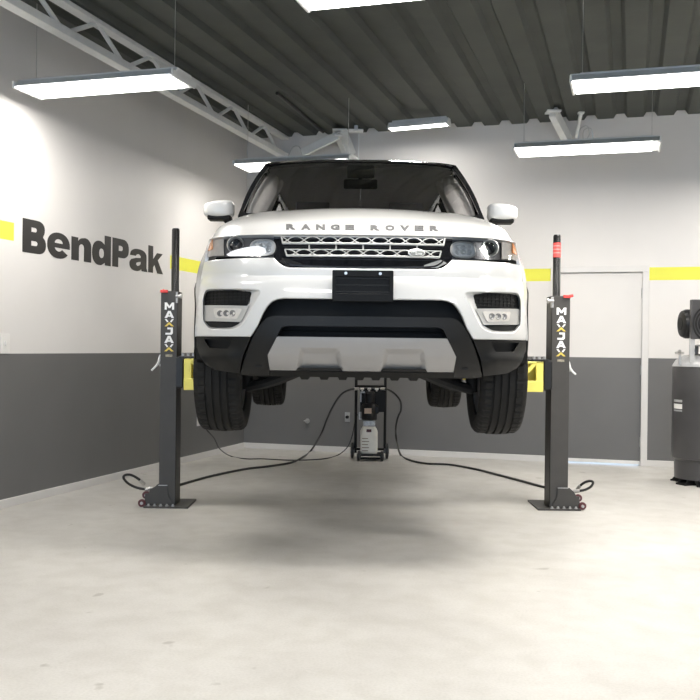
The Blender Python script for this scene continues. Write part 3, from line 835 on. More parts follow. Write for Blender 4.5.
# slim slats seen in the lower intake
mb = MB()
for yy in (331.5,): 
    z_ = HP(0, yy)[1]; mb.tube([front(.125)(lerp(-.45, .45, k/12), z_) for k in range(13)], .006, 6)
mb.build('intake_slat', M_CLAD, car)
sk = half([(84.8, 337.6), (94, 356), (92, 371.3)])
sk_full = sk + mirror(sk)
def recess(x, z):
    h0, h1 = .098, .352; zt_, zb_ = HP(42, 348.3)[1], HP(42, 368.6)[1]
    ax = abs(x); e = .03
    zz = z; wob = lerp(0, .022, (z-zb_)/(zt_-zb_)) if zb_ < z < zt_ else 0
    w = min(smooth((ax-h0-wob)/e), smooth((h1-wob-ax)/e), smooth((zt_-z)/.035))
    return .028*w*(1.0 if z > zb_ else 1.0)
mb = MB(); region(mb, sk_full, [], front(-.014, lambda x, z: recess(x, z) + (.0 if z > HP(0, 356)[1] else (HP(0, 356)[1]-z)*.35)), .0125, (0, .06, 0))
mb.build('skid_plate', M_SILVER, car, bevel=.005, angle=22)
mb = MB(); st = half([(121, 371.5), (121, 375.8), (112, 377.3), (0, 377.6)])
region(mb, st[:-1] + mirror(st[:-1]), [], front(.015), .03, (0, .25, 0)); vl = mb.build('front_valance', M_CLAD, car, bevel=.006)
for h in (-57, -37.5, -18.8, -2, 14.5, 33.5, 52.5):
    x, z = HP(h, 378.2, .02); mb = MB()
    mb.prism([(x-.030, z+.012), (x+.030, z+.012), (x+.020, z-.012), (x-.020, z-.012)], front(.03), (0, .12, 0)); mb.build('valance_tooth', M_CLAD, vl, bevel=.003)
# two dark pockets at the foot of the skid plate
for s in (-1, 1):
    mb = MB(); p = half([(21, 368.5), (64, 368.5), (66, 371.4), (19, 371.4)])
    region(mb, p if s > 0 else mirror(p), [], front(.012), .03, (0, .02, 0)); mb.build('skid_pocket', M_VOID, car)
# tow covers: small dark slots
for s in (-1, 1):
    x, z = HP(103*s, 367.5); mb = MB(); mb.box(Vector(front(.004)(x, z)), (.035, .01, .010)); mb.build('slot', M_VOID, car)

# ---- licence plate holder
x0, zt_ = HP(-30.3, 271.3); x1, zb_ = HP(30.3, 301.8)
mb = MB()
pl_o = roundpoly([(x0, zb_), (x1, zb_), (x1, zt_), (x0, zt_)], .006, 2)
zi_t, zi_b = HP(0, 277.5)[1], HP(0, 294)[1]
pf = lambda off: (lambda x, z: (CX+x, YF-.028+off, z))
region(mb, pl_o, [[(x0+.02, zi_b), (x1-.02, zi_b), (x1-.02, zi_t), (x0+.02, zi_t)]], pf(0), .03, (0, .03, 0))
lp = mb.build('licence_plate_holder', M_PLATE, car, bevel=.002)
mb = MB(); mb.bx(CX+x0+.01, CX+x1-.01, YF-.018, YF+.01, zb_+.004, zt_-.004); mb.build('plate_panel', M_PLATE, lp)
for k in range(3):
    zz = lerp(zi_b+.008, zi_t-.008, k/2); mb = MB(); mb.bx(CX+x0+.02, CX+x1-.02, YF-.023, YF-.014, zz-.003, zz+.003); mb.build('rib', M_SATIN, lp, bevel=.001)
for s in (-1, 1):
    c = Vector(pf(-.001)(HP(17*s, 274.4)[0], HP(0, 274.4)[1])); mb = MB(); mb.cyl(c, c-Vector((0, .006, 0)), .0085, .007, n=14); mb.build('screw', M_CHROME, lp)

# ---- bonnet (hood) with rounded sides
ZC = [(0, Z_LIP+.002), (.05, Z_LIP+.032), (.16, 1.905), (.34, 1.972), (.55, 2.030), (.82, 2.077), (1.0, 2.085)]
def sedge(Y): return interp([(5.0, Z_LIP-.004), (5.5, Z_LIP), (5.9, 1.835), (6.37, 1.92), (6.5, 1.98)], Y)
def hoodf(u, v, lift=0.0):
    Wd = lerp(.872, .912, smooth(v*3.0)) + .018*v
    x = u*Wd
    yl = FY(x, Z_LIP) - .004
    yc = 6.12 + .26*u*u
    Y = lerp(yl, yc, v)
    zc = interp(ZC, v)
    ze = sedge(Y)
    n = lerp(30, 15, smooth(v*1.4))
    z = ze + (zc-ze)*(1-abs(u)**n) - .046*u*u*smooth(v*2)
    # raised power dome edges
    z += .006*smooth((abs(u)-.50)/.12)*smooth((.97-abs(u))/.25)*smooth(v*2.5)
    return Vector((CX+x, Y, z+lift))
def us(t):
    t = 2*t-1; return math.copysign(1-(1-abs(t))**1.9, t)
mb = MB(); mb.grid(lambda a, b: hoodf(us(a), b**1.25), 64, 30)
# rolled front lip under the leading edge
nb = 64
vs = [hoodf(us(i/nb), 0) for i in range(nb+1)] + [hoodf(us(i/nb), 0)+Vector((0, .03, -.014)) for i in range(nb+1)]
mb.add(vs, [(i+1, i, nb+1+i, nb+2+i) for i in range(nb)])
hood = mb.build('hood', M_PAINT, car, angle=50)
# lettering on the leading edge
mb_l = MB()
def on_hood(h, v):      # find u for half-width seen
    u = 0
    for _ in range(12):
        p = hoodf(u, v); u += ((h/FPX*p.y) - (p.x-CX))/.9
    return u
zs = {}
def hood_v(yc_, h):
    lo, hi = 0.0, .4
    for _ in range(24):
        m = (lo+hi)/2; p = hoodf(on_hood(h, m), m)
        if HOR+.15-(p.z-EYE)/p.y*FPX > yc_: lo = m
        else: hi = m
    return lo
for ch, h in zip('RANGEROVER', (-72.3, -57.3, -42.6, -28, -13.3, 11.8, 26.8, 41.5, 56, 71)):
    v0, v1 = hood_v(230.2, h), hood_v(225.4, h); mb = MB()
    def lf(x, y, d, h=h, v0=v0, v1=v1):
        v = lerp(v0, v1, y); u = on_hood(h+x, v); return hoodf(u, v)+Vector((0, -.0015-d*1.0, .0008+d))
    put_text(mb, ch, lf, -4.6, 4.6, -.04, 1.04, .06, .0012)
    mb.build('letter', mat('dark_silver_lettering', (.13, .13, .13), .5, .1), hood, smooth=False)

# ---- side panels
AZ = 1.175; AR = .445
def sidex(Y, z):
    xs = interp([(1.05, .955), (1.256, .982), (1.42, .986), (1.56, .986), (1.64, .981), (1.70, .964), (1.76, .938), (1.81, .918), (1.92, .908), (2.07, .872)], z)
    yf = FY(xo(z), z) if z < 1.82 else 5.3
    xs = lerp(xo(min(z, 1.81)), xs, smooth((Y-yf)/.30)) if Y < yf+.30 else xs
    for ya in (YA, YR):       # flared arches
        d = abs(math.hypot(Y-ya, z-AZ)-AR); xs += .010*math.exp(-(d/.06)**2)
    if Y > 9.35: xs -= .32*((Y-9.35)/.45)**2.2
    return xs
def arch(yc, z0, n=18, r=AR):
    a0 = math.asin((z0-AZ)/r); out = []
    for i in range(n+1):
        a = PI-a0 - (PI-2*a0)*i/n; out.append((yc+r*math.cos(a), AZ+r*math.sin(a)))
    return out
for sg in (1, -1):
    zlow = zb
    fr = [(FY(xo(z), z)+.001, z) for z in [lerp(Z_LIP, zlow, k/10) for k in range(11)]]
    bot = arch(YA, zlow) + arch(YR, zlow) + [(9.72, zlow)]
    top = [(9.72, 2.0), (9.5, 2.07), (6.45, 2.07), (6.40, 1.925), (6.2, sedge(6.2)), (5.9, sedge(5.9)), (5.6, sedge(5.6)), (5.35, sedge(5.35))]
    mb = MB(); region(mb, fr + bot + top, [], lambda Y, z: (CX+sg*sidex(Y, z), Y, z), .045, (-sg*.02, 0, 0))
    sp = mb.build('side_panel', M_PAINT, car, bevel=.003, angle=28)
    # black lower sides: before the front arch, sill, behind the rear arch
    for nm, ply in (('arch_front_cladding', [(FY(xo(zc1), zc1)+.014, zc1), (FY(xo(1.12), 1.12)+.03, 1.12), (5.52, 1.10)] + arch(YA, 1.12)[:1] + [arch(YA, zc1)[0]]),
                    ('sill_cladding', [arch(YA, zc1)[-1], arch(YA, 1.09)[-1], arch(YR, 1.09)[0], arch(YR, zc1)[0]]),
                    ('rear_cladding', [arch(YR, zc1)[-1], arch(YR, 1.12)[-1], (9.66, 1.14), (9.72, zc1)])):
        mb = MB(); region(mb, ply, [], lambda Y, z: (CX+sg*(sidex(Y, z)+.002), Y, z), .05, (-sg*.03, 0, 0)); mb.build(nm, M_CLAD, car, angle=28)
    for ya in (YA, YR):
        mb = MB(); a = arch(ya, 1.12, 22, AR+.002); b = arch(ya, 1.12, 22, AR-.03); n = len(a)
        vs = [(CX+sg*(sidex(*p)+.006), *p) for p in a] + [(CX+sg*(sidex(*p)+.003), *p) for p in b] + [(CX+sg*(sidex(*p)-.28), *p) for p in b]
        mb.add(vs, [(i, i+1, n+i+1, n+i) for i in range(n-1)] + [(n+i, n+i+1, 2*n+i+1, 2*n+i) for i in range(n-1)])
        mb.build('wheel_arch_liner', M_CLAD, car)
    # door shut lines and handles
    for ys in (6.62, 7.62, 8.36):
        mb = MB(); mb.tube([(CX+sg*(sidex(ys, z)+.0005), ys, z) for z in [lerp(1.27, 2.05, k/12) for k in range(13)]], .003, 5); mb.build('door_gap', M_VOID, sp)
    for ys in (7.38, 8.16):
        mb = MB(); mb.tube([(CX+sg*(sidex(ys, 1.86)+d), ys+t, 1.86) for t, d in ((-.11, .002), (-.09, .028), (.09, .028), (.11, .002))], .011, 8); mb.build('door_handle', M_PAINT, sp)

# tail: gate, window, rear bumper
mb = MB()
def tailf(a, b):
    x = (2*a-1); z = lerp(1.10, 2.07, b); return Vector((CX+x*(sidex(9.70, z)), 9.80 - .10*abs(x)**4 - .06*(b), z))
mb.grid(tailf, 16, 10); mb.build('tailgate', M_PAINT, car)

# ---- greenhouse
WB = lambda u: Vector((CX+u*.828, 6.08+.28*u*u, 2.075+.015*u*u))
def WT(u): return Vector((CX+u*.703, 6.93+.12*u*u*abs(u), 2.572-.005*u*u-.012*abs(u)**6))
def screenf(a, b, off=0.0):
    u = 2*a-1; p = WB(u).lerp(WT(u), b); bow = math.sin(b*PI)*.035
    return p + Vector((0, -bow*.7-off*.6, bow*.9+off*.8))
mb = MB(); mb.grid(lambda a, b: screenf(lerp(.035, .965, a), lerp(-.02, .965, b)), 30, 16)
ws = mb.build('windshield', M_SCREEN, car)
# black frit border strip (printed on the glass)
mb = MB()
def strip(fn, n=30, d=Vector((0, 0, -.004))):
    pass
outl = [(.0, -.03), (1, -.03), (1, 1), (0, 1)]; hole = roundpoly([(.016, .0), (.984, .0), (.974, .955), (.026, .955)], .05)
region(mb, outl, [hole], lambda a, b: screenf(a, b, .004), .04, (0, .012, -.006)); mb.build('windshield_frame', M_BLACKG, car, angle=50)
# roof
def rooff(a, b):
    u = 2*a-1; Y0 = WT(u).y; Y = lerp(Y0, 9.35, b)
    w = interp([(6.9, .703), (7.4, .735), (8.2, .735), (9.0, .70), (9.35, .66)], Y)
    zc = interp([(6.93, 2.572), (7.12, 2.622), (7.45, 2.680), (8.0, 2.70), (8.8, 2.66), (9.35, 2.59)], Y)
    ed = interp([(6.93, .017), (7.5, .085), (9.35, .08)], Y)
    return Vector((CX+u*w, Y, zc - ed*abs(u)**4 - .0*u*u))
mb = MB(); mb.grid(lambda a, b: rooff(us(a) *.5+.5, b), 40, 26); mb.build('roof', M_BLACKG, car, angle=60)
mb = MB(); mb.grid(lambda a, b: rooff(us(a)*.5*.96+.5, lerp(.01, .97, b))+Vector((0, 0, -.05)), 20, 14); mb.build('headliner', M_HEADL, car)
for sg in (-1, 1):
    def sgf(s, t, off=0.0):
        # s along the car 0..1, t belt to rail
        Yb = lerp(6.34, 9.55, s); xb = interp([(6.34, .832), (6.8, .868), (7.6, .885), (8.8, .872), (9.55, .80)], Yb); zb_ = interp([(6.34, 2.06), (7, 2.065), (9.55, 2.08)], Yb)
        r = rooff(.5+.5*sg, min(1, max(0, (lerp(7.05, 9.32, s)-7.05)/(9.35-7.05))))
        p = Vector((CX+sg*xb, Yb, zb_)); q = r
        m = p.lerp(q, t); m.x += sg*(math.sin(t*PI)*.025+off)
        return m
    wins = [[(.085, .06), (.355, .06), (.355, .90), (.10, .90), (.045, .40)], [(.40, .06), (.64, .06), (.64, .90), (.40, .90)], [(.69, .06), (.93, .10), (.86, .86), (.69, .90)]]
    wins = [roundpoly(w, .03) for w in wins]
    mb = MB(); region(mb, [(0, -.06), (1, -.06), (1, 1.0), (0, 1.0)], wins, sgf, .035, (-sg*.03, 0, 0)); mb.build('side_window_frame', M_BLACKG, car, angle=50)
    for w in wins:
        c = (sum(p[0] for p in w)/len(w), sum(p[1] for p in w)/len(w)); w2 = [(c[0]+(p[0]-c[0])*1.04, c[1]+(p[1]-c[1])*1.04) for p in w]
        mb = MB(); region(mb, w2, [], lambda s, t: sgf(s, t, -.012), .05, None); mb.build('side_window', M_TINT, car)
    # beige inner trim of the windshield pillar and the pillar behind the front door
    def ptf(a, b):
        bb = lerp(-.02, .92, b); w = .085*math.sin(min(1, .25+b*.9)*PI*.62)**.8*(1-.35*max(0, b-.6)/.4)
        aa = .022+w*a; return screenf(aa if sg < 0 else 1-aa, bb, -.05-.05*a*a)
    mb = MB(); mb.grid(ptf, 8, 16); mb.build('pillar_trim', M_TRIMI, car)
    mb = MB(); mb.tube([sgf(.378, t, -.07) for t in (0, .25, .5, .75, .95)], .05, 10); mb.build('centre_pillar_trim', M_TRIMI, car)
mb = MB(); mb.grid(lambda a, b: Vector((CX+(2*a-1)*lerp(.80, .655, b), lerp(9.60, 9.36, b), lerp(2.05, 2.575, b))), 10, 6); mb.build('rear_window', M_TINT, car)

# wipers and cowl
mb = MB(); mb.grid(lambda a, b: screenf(lerp(.02, .98, a), lerp(-.10, .0, b))+Vector((0, -.10*(1-b), -.035)), 20, 3); mb.build('cowl', M_CLAD, car)
for a0, a1 in ((.30, .06), (.72, .42)):
    mb = MB(); mb.tube([screenf(lerp(a0, a1, t/10), -.035, .012) for t in range(11)], .009, 6); mb.build('wiper', M_SATIN, car)
# interior
mb = MB(); mb.grid(lambda a, b: screenf(lerp(.06, .94, a), lerp(-.05, .03, b))+Vector((0, .04+.75*b, -.07)), 16, 6); mb.bx(CX-.72, CX+.72, 6.5, 7.0, 1.7, 2.0); mb.build('dashboard', M_DASH, car)
mb = MB(); c = Vector((CX+.38, 7.0, 2.0)); q = Vector((0, -.85, .5)).normalized()
pts = [c + (Vector((1, 0, 0))*math.cos(a) + q.cross(Vector((1, 0, 0)))*math.sin(a))*.185 for a in [2*PI*i/32 for i in range(33)]]
mb.tube(pts, .015, 8, cap=False); mb.cyl(c, c-q*-.05, .055, n=16); mb.cyl(pts[0], pts[16], .013, n=8); mb.build('steering_wheel', M_SATIN, car)
for xx in (-.38, .38):
    mb = MB(); mb.box((CX+xx, 7.62, 1.90), (.50, .16, .62), Matrix.Rotation(-.22, 3, 'X')); mb.box((CX+xx, 7.35, 1.72), (.52, .55, .16))
    st_ = mb.build('front_seat', M_SEAT, car, bevel=.05, seg=4)
    mb = MB(); mb.box((CX+xx, 7.70, 2.29), (.27, .10, .17), Matrix.Rotation(-.1, 3, 'X')); mb.cyl((CX+xx-.06, 7.70, 2.13), (CX+xx-.06, 7.70, 2.28), .008, n=8); mb.cyl((CX+xx+.06, 7.70, 2.13), (CX+xx+.06, 7.70, 2.28), .008, n=8)
    mb.build('headrest', M_SEAT, st_, bevel=.03, seg=3)
mb = MB(); mb.box((CX, 8.65, 2.0), (1.35, .16, .6), Matrix.Rotation(-.25, 3, 'X'))
rs = mb.build('rear_seat', M_SEAT, car, bevel=.05, seg=4)
for xx in (-.42, 0, .42):
    mb = MB(); mb.box((CX+xx, 8.70, 2.30), (.25, .09, .14)); mb.build('headrest', M_SEAT, rs, bevel=.03, seg=3)
# rear-view mirror with sensor housing and a small hanging charm
mb = MB(); c = screenf(.5, .93, -.04); mb.box(c+Vector((0, .03, -.02)), (.20, .11, .07), Matrix.Rotation(.5, 3, 'X')); mb.cyl(c, c+Vector((0, .10, -.07)), .014, n=10); mb.box(c+Vector((0, .12, -.095)), (.25, .035, .072)); rm = mb.build('rear_view_mirror', M_VOID, car, bevel=.012, seg=3)
mb = MB(); p = c+Vector((0, .11, -.13)); mb.cyl(p, p-Vector((0, 0, .09)), .0025, n=6); mb.lathe(p-Vector((0, 0, .12)), (0, 0, 1), [(.001, -.025), (.012, -.012), (.005, .0), (.013, .014), (.001, .03)], 12); mb.build('hanging_charm', M_CHROME, rm)

# door mirrors
for sg in (-1, 1):
    c = Vector((CX+sg*1.005, 6.66, 2.17))
    def mf(a, b, sx=.108, sy=.085, sz=.062):
        th = a*2*PI; ph = (b-.5)*PI
        ce = lambda v, e: math.copysign(abs(v)**e, v)
        x = sx*ce(math.cos(ph), .42)*ce(math.cos(th), .5); y = sy*ce(math.cos(ph), .5)*ce(math.sin(th), .75); z = sz*ce(math.sin(ph), .5)
        t_ = (sg*x/sx+1)/2
        if z > 0: z *= 1-.42*t_**1.6       # top edge falls towards the tip
        y += .02*abs(x/sx)
        return c+Vector((x, y, z))
    mb = MB(); mb.grid(mf, 40, 24); mir = mb.build('door_mirror', M_PAINT, car, angle=60)
    mb = MB(); mb.box(c+Vector((-sg*.008, .005, -.066)), (.165, .12, .035)); mb.tube([c+Vector((-sg*.045, .0, -.062)), c+Vector((-sg*.085, .01, -.10)), c+Vector((-sg*.14, .03, -.12))], .028, 10); mb.build('mirror_foot', M_CLAD, mir, bevel=.012, seg=3)
    mb = MB(); mb.box(c+Vector((0, .082, .0)), (.185, .006, .10)); mb.build('mirror_glass', M_CHROME, mir, bevel=.01)

# ---- wheels
def wheel(xc, yc, zc, sg, name='wheel'):
    R0 = .393; HWd = .1425
    c = Vector((CX+xc, yc, zc)); ax = (sg, 0, 0)
    prof = [(.268, -.105), (.275, -.118), (.31, -.136), (.345, -.141), (.365, -.136), (.378, -.124), (.386, -.108)]
    gr_ = (-.066, -.024, .020, .064)
    tread = []
    def crown(h): return R0 - .010*(h/.108)**2
    hs = sorted([-.098] + [g+d for g in gr_ for d in (-.0075, -.0055, .0055, .0075)] + [.098])
    for h in hs:
        ing = any(abs(h-g) < .006 for g in gr_)
        tread.append((crown(h)-(.011 if ing else 0), h))
    # mid-shoulder ring for lateral sipes
    p2 = prof + tread + [(a, -b) for a, b in prof[::-1]]
    nseg = 192; m = len(p2)
    def rad(i, k, r):
        h = p2[k][1]
        if abs(h) > .071 and abs(h) < .126 and r > .37 and (i % 4 == 0): return r-.007
        return r
    mb = MB(); mb.lathe(c, ax, p2, nseg, rad)
    ty = mb.build('wheel', M_RUBBER, car, angle=30)
    # rim: barrel, face with paired spokes, hub
    mb = MB(); mb.lathe(c, ax, [(.272, -.108), (.262, -.10), (.245, -.08), (.24, .0), (.25, .09), (.262, .102), (.274, .108), (.268, .112), (.255, .10)], 64); 
    mb.build('rim', M_RIM, ty)
    q = Vector(ax).to_track_quat('Z', 'Y')
    mb = MB()
    for k in range(5):
        for d in (-.16, .16):
            a = 2*PI*k/5+d; a2 = 2*PI*k/5+d*1.5
            p0 = c + q @ Vector((.055*math.cos(a), .055*math.sin(a), .085)); p1 = c + q @ Vector((.252*math.cos(a2), .252*math.sin(a2), .092))
            dd = p1-p0; mb.box((p0+p1)/2, (.028, .026, dd.length), dd.to_track_quat('Z', 'Y').to_matrix())
    mb.build('spoke', M_RIM, ty, bevel=.005)
    mb = MB(); mb.lathe(c, ax, [(.001, .10), (.03, .10), (.07, .092), (.085, .07), (.085, -.03), (.001, -.03)], 32); mb.build('hub', M_RIM, ty)
    mb = MB(); mb.lathe(c, ax, [(.09, -.015), (.19, -.015), (.19, .012), (.09, .012), (.09, -.015)], 48); mb.build('brake_disc', M_DISC, ty)
    return ty
for sg in (-1, 1):
    wheel(sg*.845, YA, 1.061, sg); wheel(sg*.815, YR, 1.04, sg)

# ---- underside: floor pan, control arms, dampers, drive shafts, exhaust
mb = MB(); mb.bx(CX-.62, CX+.62, 5.45, 9.5, 1.06, 1.30); mb.bx(CX-.90, CX+.90, 6.42, 8.25, 1.085, 1.2); mb.build('floor_pan', M_VOID, car, bevel=.02)
mb = MB(); mb.bx(CX-.66, CX+.66, 9.2, 9.72, 1.12, 1.5); mb.build('rear_valance', M_CLAD, car, bevel=.02)
for ya, zz in ((YA, 1.0), (YR, 1.0)):
    for sg in (-1, 1):
        mb = MB(); mb.tube(catmull([(CX+sg*.36, ya-.16, 1.06), (CX+sg*.55, ya-.10, .985), (CX+sg*.70, ya, .945)], 6), .032, 8); mb.tube(catmull([(CX+sg*.36, ya+.2, 1.05), (CX+sg*.55, ya+.12, .975), (CX+sg*.70, ya, .945)], 6), .03, 8)
        mb.cyl((CX+sg*.70, ya, .93), (CX+sg*.70, ya, 1.2), .035, n=12); mb.build('control_arm', M_VOID, car)
        mb = MB(); mb.cyl((CX+sg*.30, ya, 1.12), (CX+sg*.76, ya, 1.075), .020, n=12); mb.cyl((CX+sg*.60, ya, 1.09), (CX+sg*.70, ya, 1.08), .045, n=14); mb.build('drive_shaft', M_VOID, car)
        mb = MB(); mb.cyl((CX+sg*.60, ya+.07, .98), (CX+sg*.56, ya+.05, 1.5), .045, n=14); mb.build('damper', M_VOID, car)
    mb = MB(); mb.cyl((CX-.5, ya+.28, 1.05), (CX+.5, ya+.28, 1.05), .02, n=10); mb.build('anti_roll_bar', M_VOID, car)
# ================================================================== THE LIFT COLUMNS
def column(s, x_out, x_in, x_chan, y0, plate, z_top, cyl_x, cyl_top, name_side, red_band):
    """s=-1: left post, opening to the right"""
    base = Vector(((x_out+x_chan)/2, y0+.1, 0))
    t = thing('lift_column', name_side, 'vehicle lift column', base, 'charcoal two-post lift columns')
    D = .20; inw = -s
    px0, px1, py1 = plate
    mb = MB(); mb.bx(px0, px1, y0-.05, py1, 0.0, .014); bp = mb.build('base_plate', M_COLUMN, t, bevel=.002)
    # C-channel: web on the outer side, flanges in front and behind, lips turned in
    th = .012
    poly = [(x_out, y0), (x_in, y0), (x_in, y0+th), (x_out-s*th, y0+th), (x_out-s*th, y0+D-th), (x_in, y0+D-th), (x_in, y0+D), (x_out, y0+D)]
    mb = MB(); mb.prism(poly, lambda x, y: (x, y, .014), (0, 0, z_top-.014)); mb.build('column_channel', M_COLUMN, t, bevel=.002)
    # inner guide channel, darker, proud of the front flange
    mb = MB(); mb.bx(x_in, x_chan, y0+.014, y0+.034, .014, z_top-.03); mb.bx(x_in, x_chan, y0+D-.034, y0+D-.014, .014, z_top-.03); mb.bx(x_in-inw*.02, x_in, y0+.014, y0+D-.014, .014, z_top-.03); mb.build('guide_rail', M_COLDARK, t, bevel=.002)
    # top bracket with peg and red cap
    mb = MB(); mb.bx(x_out, x_in, y0, y0+D, z_top, z_top+.008); mb.build('top_plate', M_COLUMN, t, bevel=.002)
    mb = MB(); zz = z_top-.03
    mb.cyl((x_in-inw*.01, y0-.012, zz), (x_chan+inw*.03, y0-.012, zz), .011, n=12); mb.cyl((x_chan+inw*.028, y0-.012, zz), (x_chan+inw*.045, y0-.012, zz), .019, n=14); mb.bx(x_in-inw*.01, x_chan+inw*.01, y0-.008, y0+.02, zz-.05, zz+.03); mb.build('lock_pin', M_SCUFF, t, bevel=.002)
    mb = MB(); mb.box((x_out+inw*.025, y0-.004, z_top+.004), (.055, .03, .022)); mb.cyl((x_out-inw*(.022 if s > 0 else -.01), y0, z_top+.012), (x_out+inw*.03, y0, z_top+.004), .011, n=10); mb.build('red_cap', M_RED, t, bevel=.003)
    # hydraulic cylinder
    cy = y0+.11
    mb = MB(); mb.lathe((cyl_x, cy, 0), (0, 0, 1), [(.001, .02), (.029, .02), (.029, cyl_top-.012), (.024, cyl_top), (.001, cyl_top)], 32)
    c = mb.build('hydraulic_cylinder', M_CYL, t)
    if red_band:
        z0, z1 = red_band; mb = MB(); mb.lathe((cyl_x, cy, 0), (0, 0, 1), [(.0292, z0), (.0296, z0), (.0296, z1), (.0292, z1)], 32)
        rb = mb.build('warning_label', M_REDTAPE, c)
        mb = MB()
        for k, zz in enumerate((.78, .55, .3)):
            zz = lerp(z0, z1, zz); mb.lathe((cyl_x, cy, 0), (0, 0, 1), [(.0297, zz-.0028), (.0300, zz-.0028), (.0300, zz+.0028), (.0297, zz+.0028)], 32)
        mb.build('label_print', mat('pale_red_print', (.85, .35, .33), .5), rb)
    # gusset at the foot, on the outer side
    mb = MB(); xo_ = px0 if s < 0 else px1; xg = x_out
    g = [(x_in-inw*.005, .014), (xo_+inw*.01, .014), (xo_-inw*.012 if False else xo_+inw*.0, .055), (xo_+inw*.045, .135), (xg-inw*.01, .165), (x_in-inw*.055, .165), (x_in-inw*.05, .09)]
    mb.prism(g, lambda x, z: (x, y0-.014, z), (0, .012, 0)); mb.prism(g, lambda x, z: (x, y0+D+.002, z), (0, .012, 0)); mb.build('gusset', M_COLUMN, t, bevel=.002)
    mb = MB(); mb.bx(x_out-inw*.0, x_in-inw*.055, y0-.017, y0-.013, .162, .168); mb.build('weld_edge', M_SCUFF, t)
    # casters
    for (dx, zz, yy) in ((-.018, .032, .0), (.004, .085, .04)):
        cx_ = xo_+inw*dx; mb = MB(); mb.lathe((cx_, y0+yy-.01, zz), (0, 1, 0), [(.012, -.014), (.024, -.014), (.029, -.008), (.029, .008), (.024, .014), (.012, .014)], 28); cs = mb.build('caster', M_DKRED, t)
        mb = MB(); mb.cyl((cx_, y0+yy-.03, zz), (cx_, y0+yy+.01, zz), .011, n=14); mb.build('axle', M_SCUFF, cs)
    mb = MB()
    mb.bx(xo_+inw*.0, xo_+inw*.05, y0+.005, y0+.02, .02, .10); mb.build('caster_bracket', M_COLUMN, t)
    # anchor bolts along the front edge of the plate
    for k in range(5):
        xx = lerp(xo_+inw*.035, x_in-inw*.01, k/4); mb = MB(); mb.cyl((xx, y0-.033, .014), (xx, y0-.033, .020), .013, n=12); mb.cyl((xx, y0-.033, .02), (xx, y0-.033, .030), .008, n=6); mb.build('anchor_bolt', M_SCUFF, bp)
    # stacked letters down the face
    xm = (x_out+x_in)/2 + (.010 if s < 0 else 0)
    return t, base, xm
def stack_letters(t, xm, y0, zt, zb, w):
    hgt = (zt-zb)/6.0; gap = hgt*.14
    for k, ch in enumerate('MAXJAX'):
        z1 = zt-k*hgt; z0 = z1-hgt+gap
        f = lambda x, y, d: Vector((x, y0-.0003-d, y))
        if ch != 'X':
            mb = MB(); ww = w*(1 if ch != 'J' else .78)
            put_bold(mb, ch, f, xm-ww/2, xm+ww/2, z0, z1); mb.build('letter', M_LETW, t, smooth=False)
        else:
            mb = MB(); zc_m = lerp(z0, z1, .62); h = w/2
            for q in (-1, 1):
                mb.prism([(xm+q*h*.95, z1), (xm+q*h*.55, z1), (xm+q*h*.16, zc_m+.003), (xm+q*h*.42, zc_m-.004)] if q > 0 else [(xm+q*h*.42, zc_m-.004), (xm+q*h*.16, zc_m+.003), (xm+q*h*.55, z1), (xm+q*h*.95, z1)], lambda x, z: (x, y0-.0025, z), (0, .002, 0))
            mb.build('letter', M_LETW, t, smooth=False)
            mb = MB(); mb.prism([(xm-h, z0), (xm-h*.5, z0), (xm, lerp(z0, zc_m, .45)), (xm+h*.5, z0), (xm+h, z0), (xm, lerp(z0, z1, .62))], lambda x, z: (x, y0-.0025, z), (0, .002, 0))
            mb.build('letter_chevron', M_LETG, t, smooth=False)
    mb = MB(); mb.bx(xm-w*.36, xm+w*.36, y0-.0022, y0-.0005, zb-.032, zb-.014); mb.build('small_decal', mat('worn_decal', (.30, .27, .20), .5, var=.4, scale=120), t)

YL, YRt = 6.95, 7.05
gx = lambda px, py, Y: W(px, py, Y).x
gz = lambda px, py, Y: W(px, py, Y).z
L_out, L_in, L_ch = gx(159.8, 400, YL), gx(176.2, 400, YL), gx(179.6, 400, YL+.18)
R_out, R_in, R_ch = gx(569, 400, YRt), gx(551.0, 400, YRt), gx(546.2, 400, YRt+.18)
pl = (onz(143, 508.4, 0).x, onz(188, 508.8, 0).x, onz(193.6, 500.5, 0).y)
pr = (onz(538.6, 511, 0).x, onz(581, 511, 0).x, onz(531, 501.5, 0).y)
tL, bL, xmL = column(-1, L_out, L_in, L_ch, YL, pl, gz(168, 292, YL), gx(175, 300, YL+.11), gz(175, 228.5, YL+.11), 'left charcoal lift column with a plain black cylinder on top, beside the left wall', None)
tR, bR, xmR = column(1, R_out, R_in, R_ch, YRt, pr, gz(560, 297, YRt), gx(556.3, 300, YRt+.11), gz(556, 234.8, YRt+.11), 'right charcoal lift column with a red label on its cylinder, before the door', (gz(556, 257.5, YRt+.11), gz(556, 243, YRt+.11)))
stack_letters(tL, gx(169.2, 330, YL), YL, gz(169, 302.5, YL), gz(169, 352.5, YL), .070)
stack_letters(tR, gx(561.2, 330, YRt), YRt, gz(561, 307.6, YRt), gz(561, 357.5, YRt), .072)

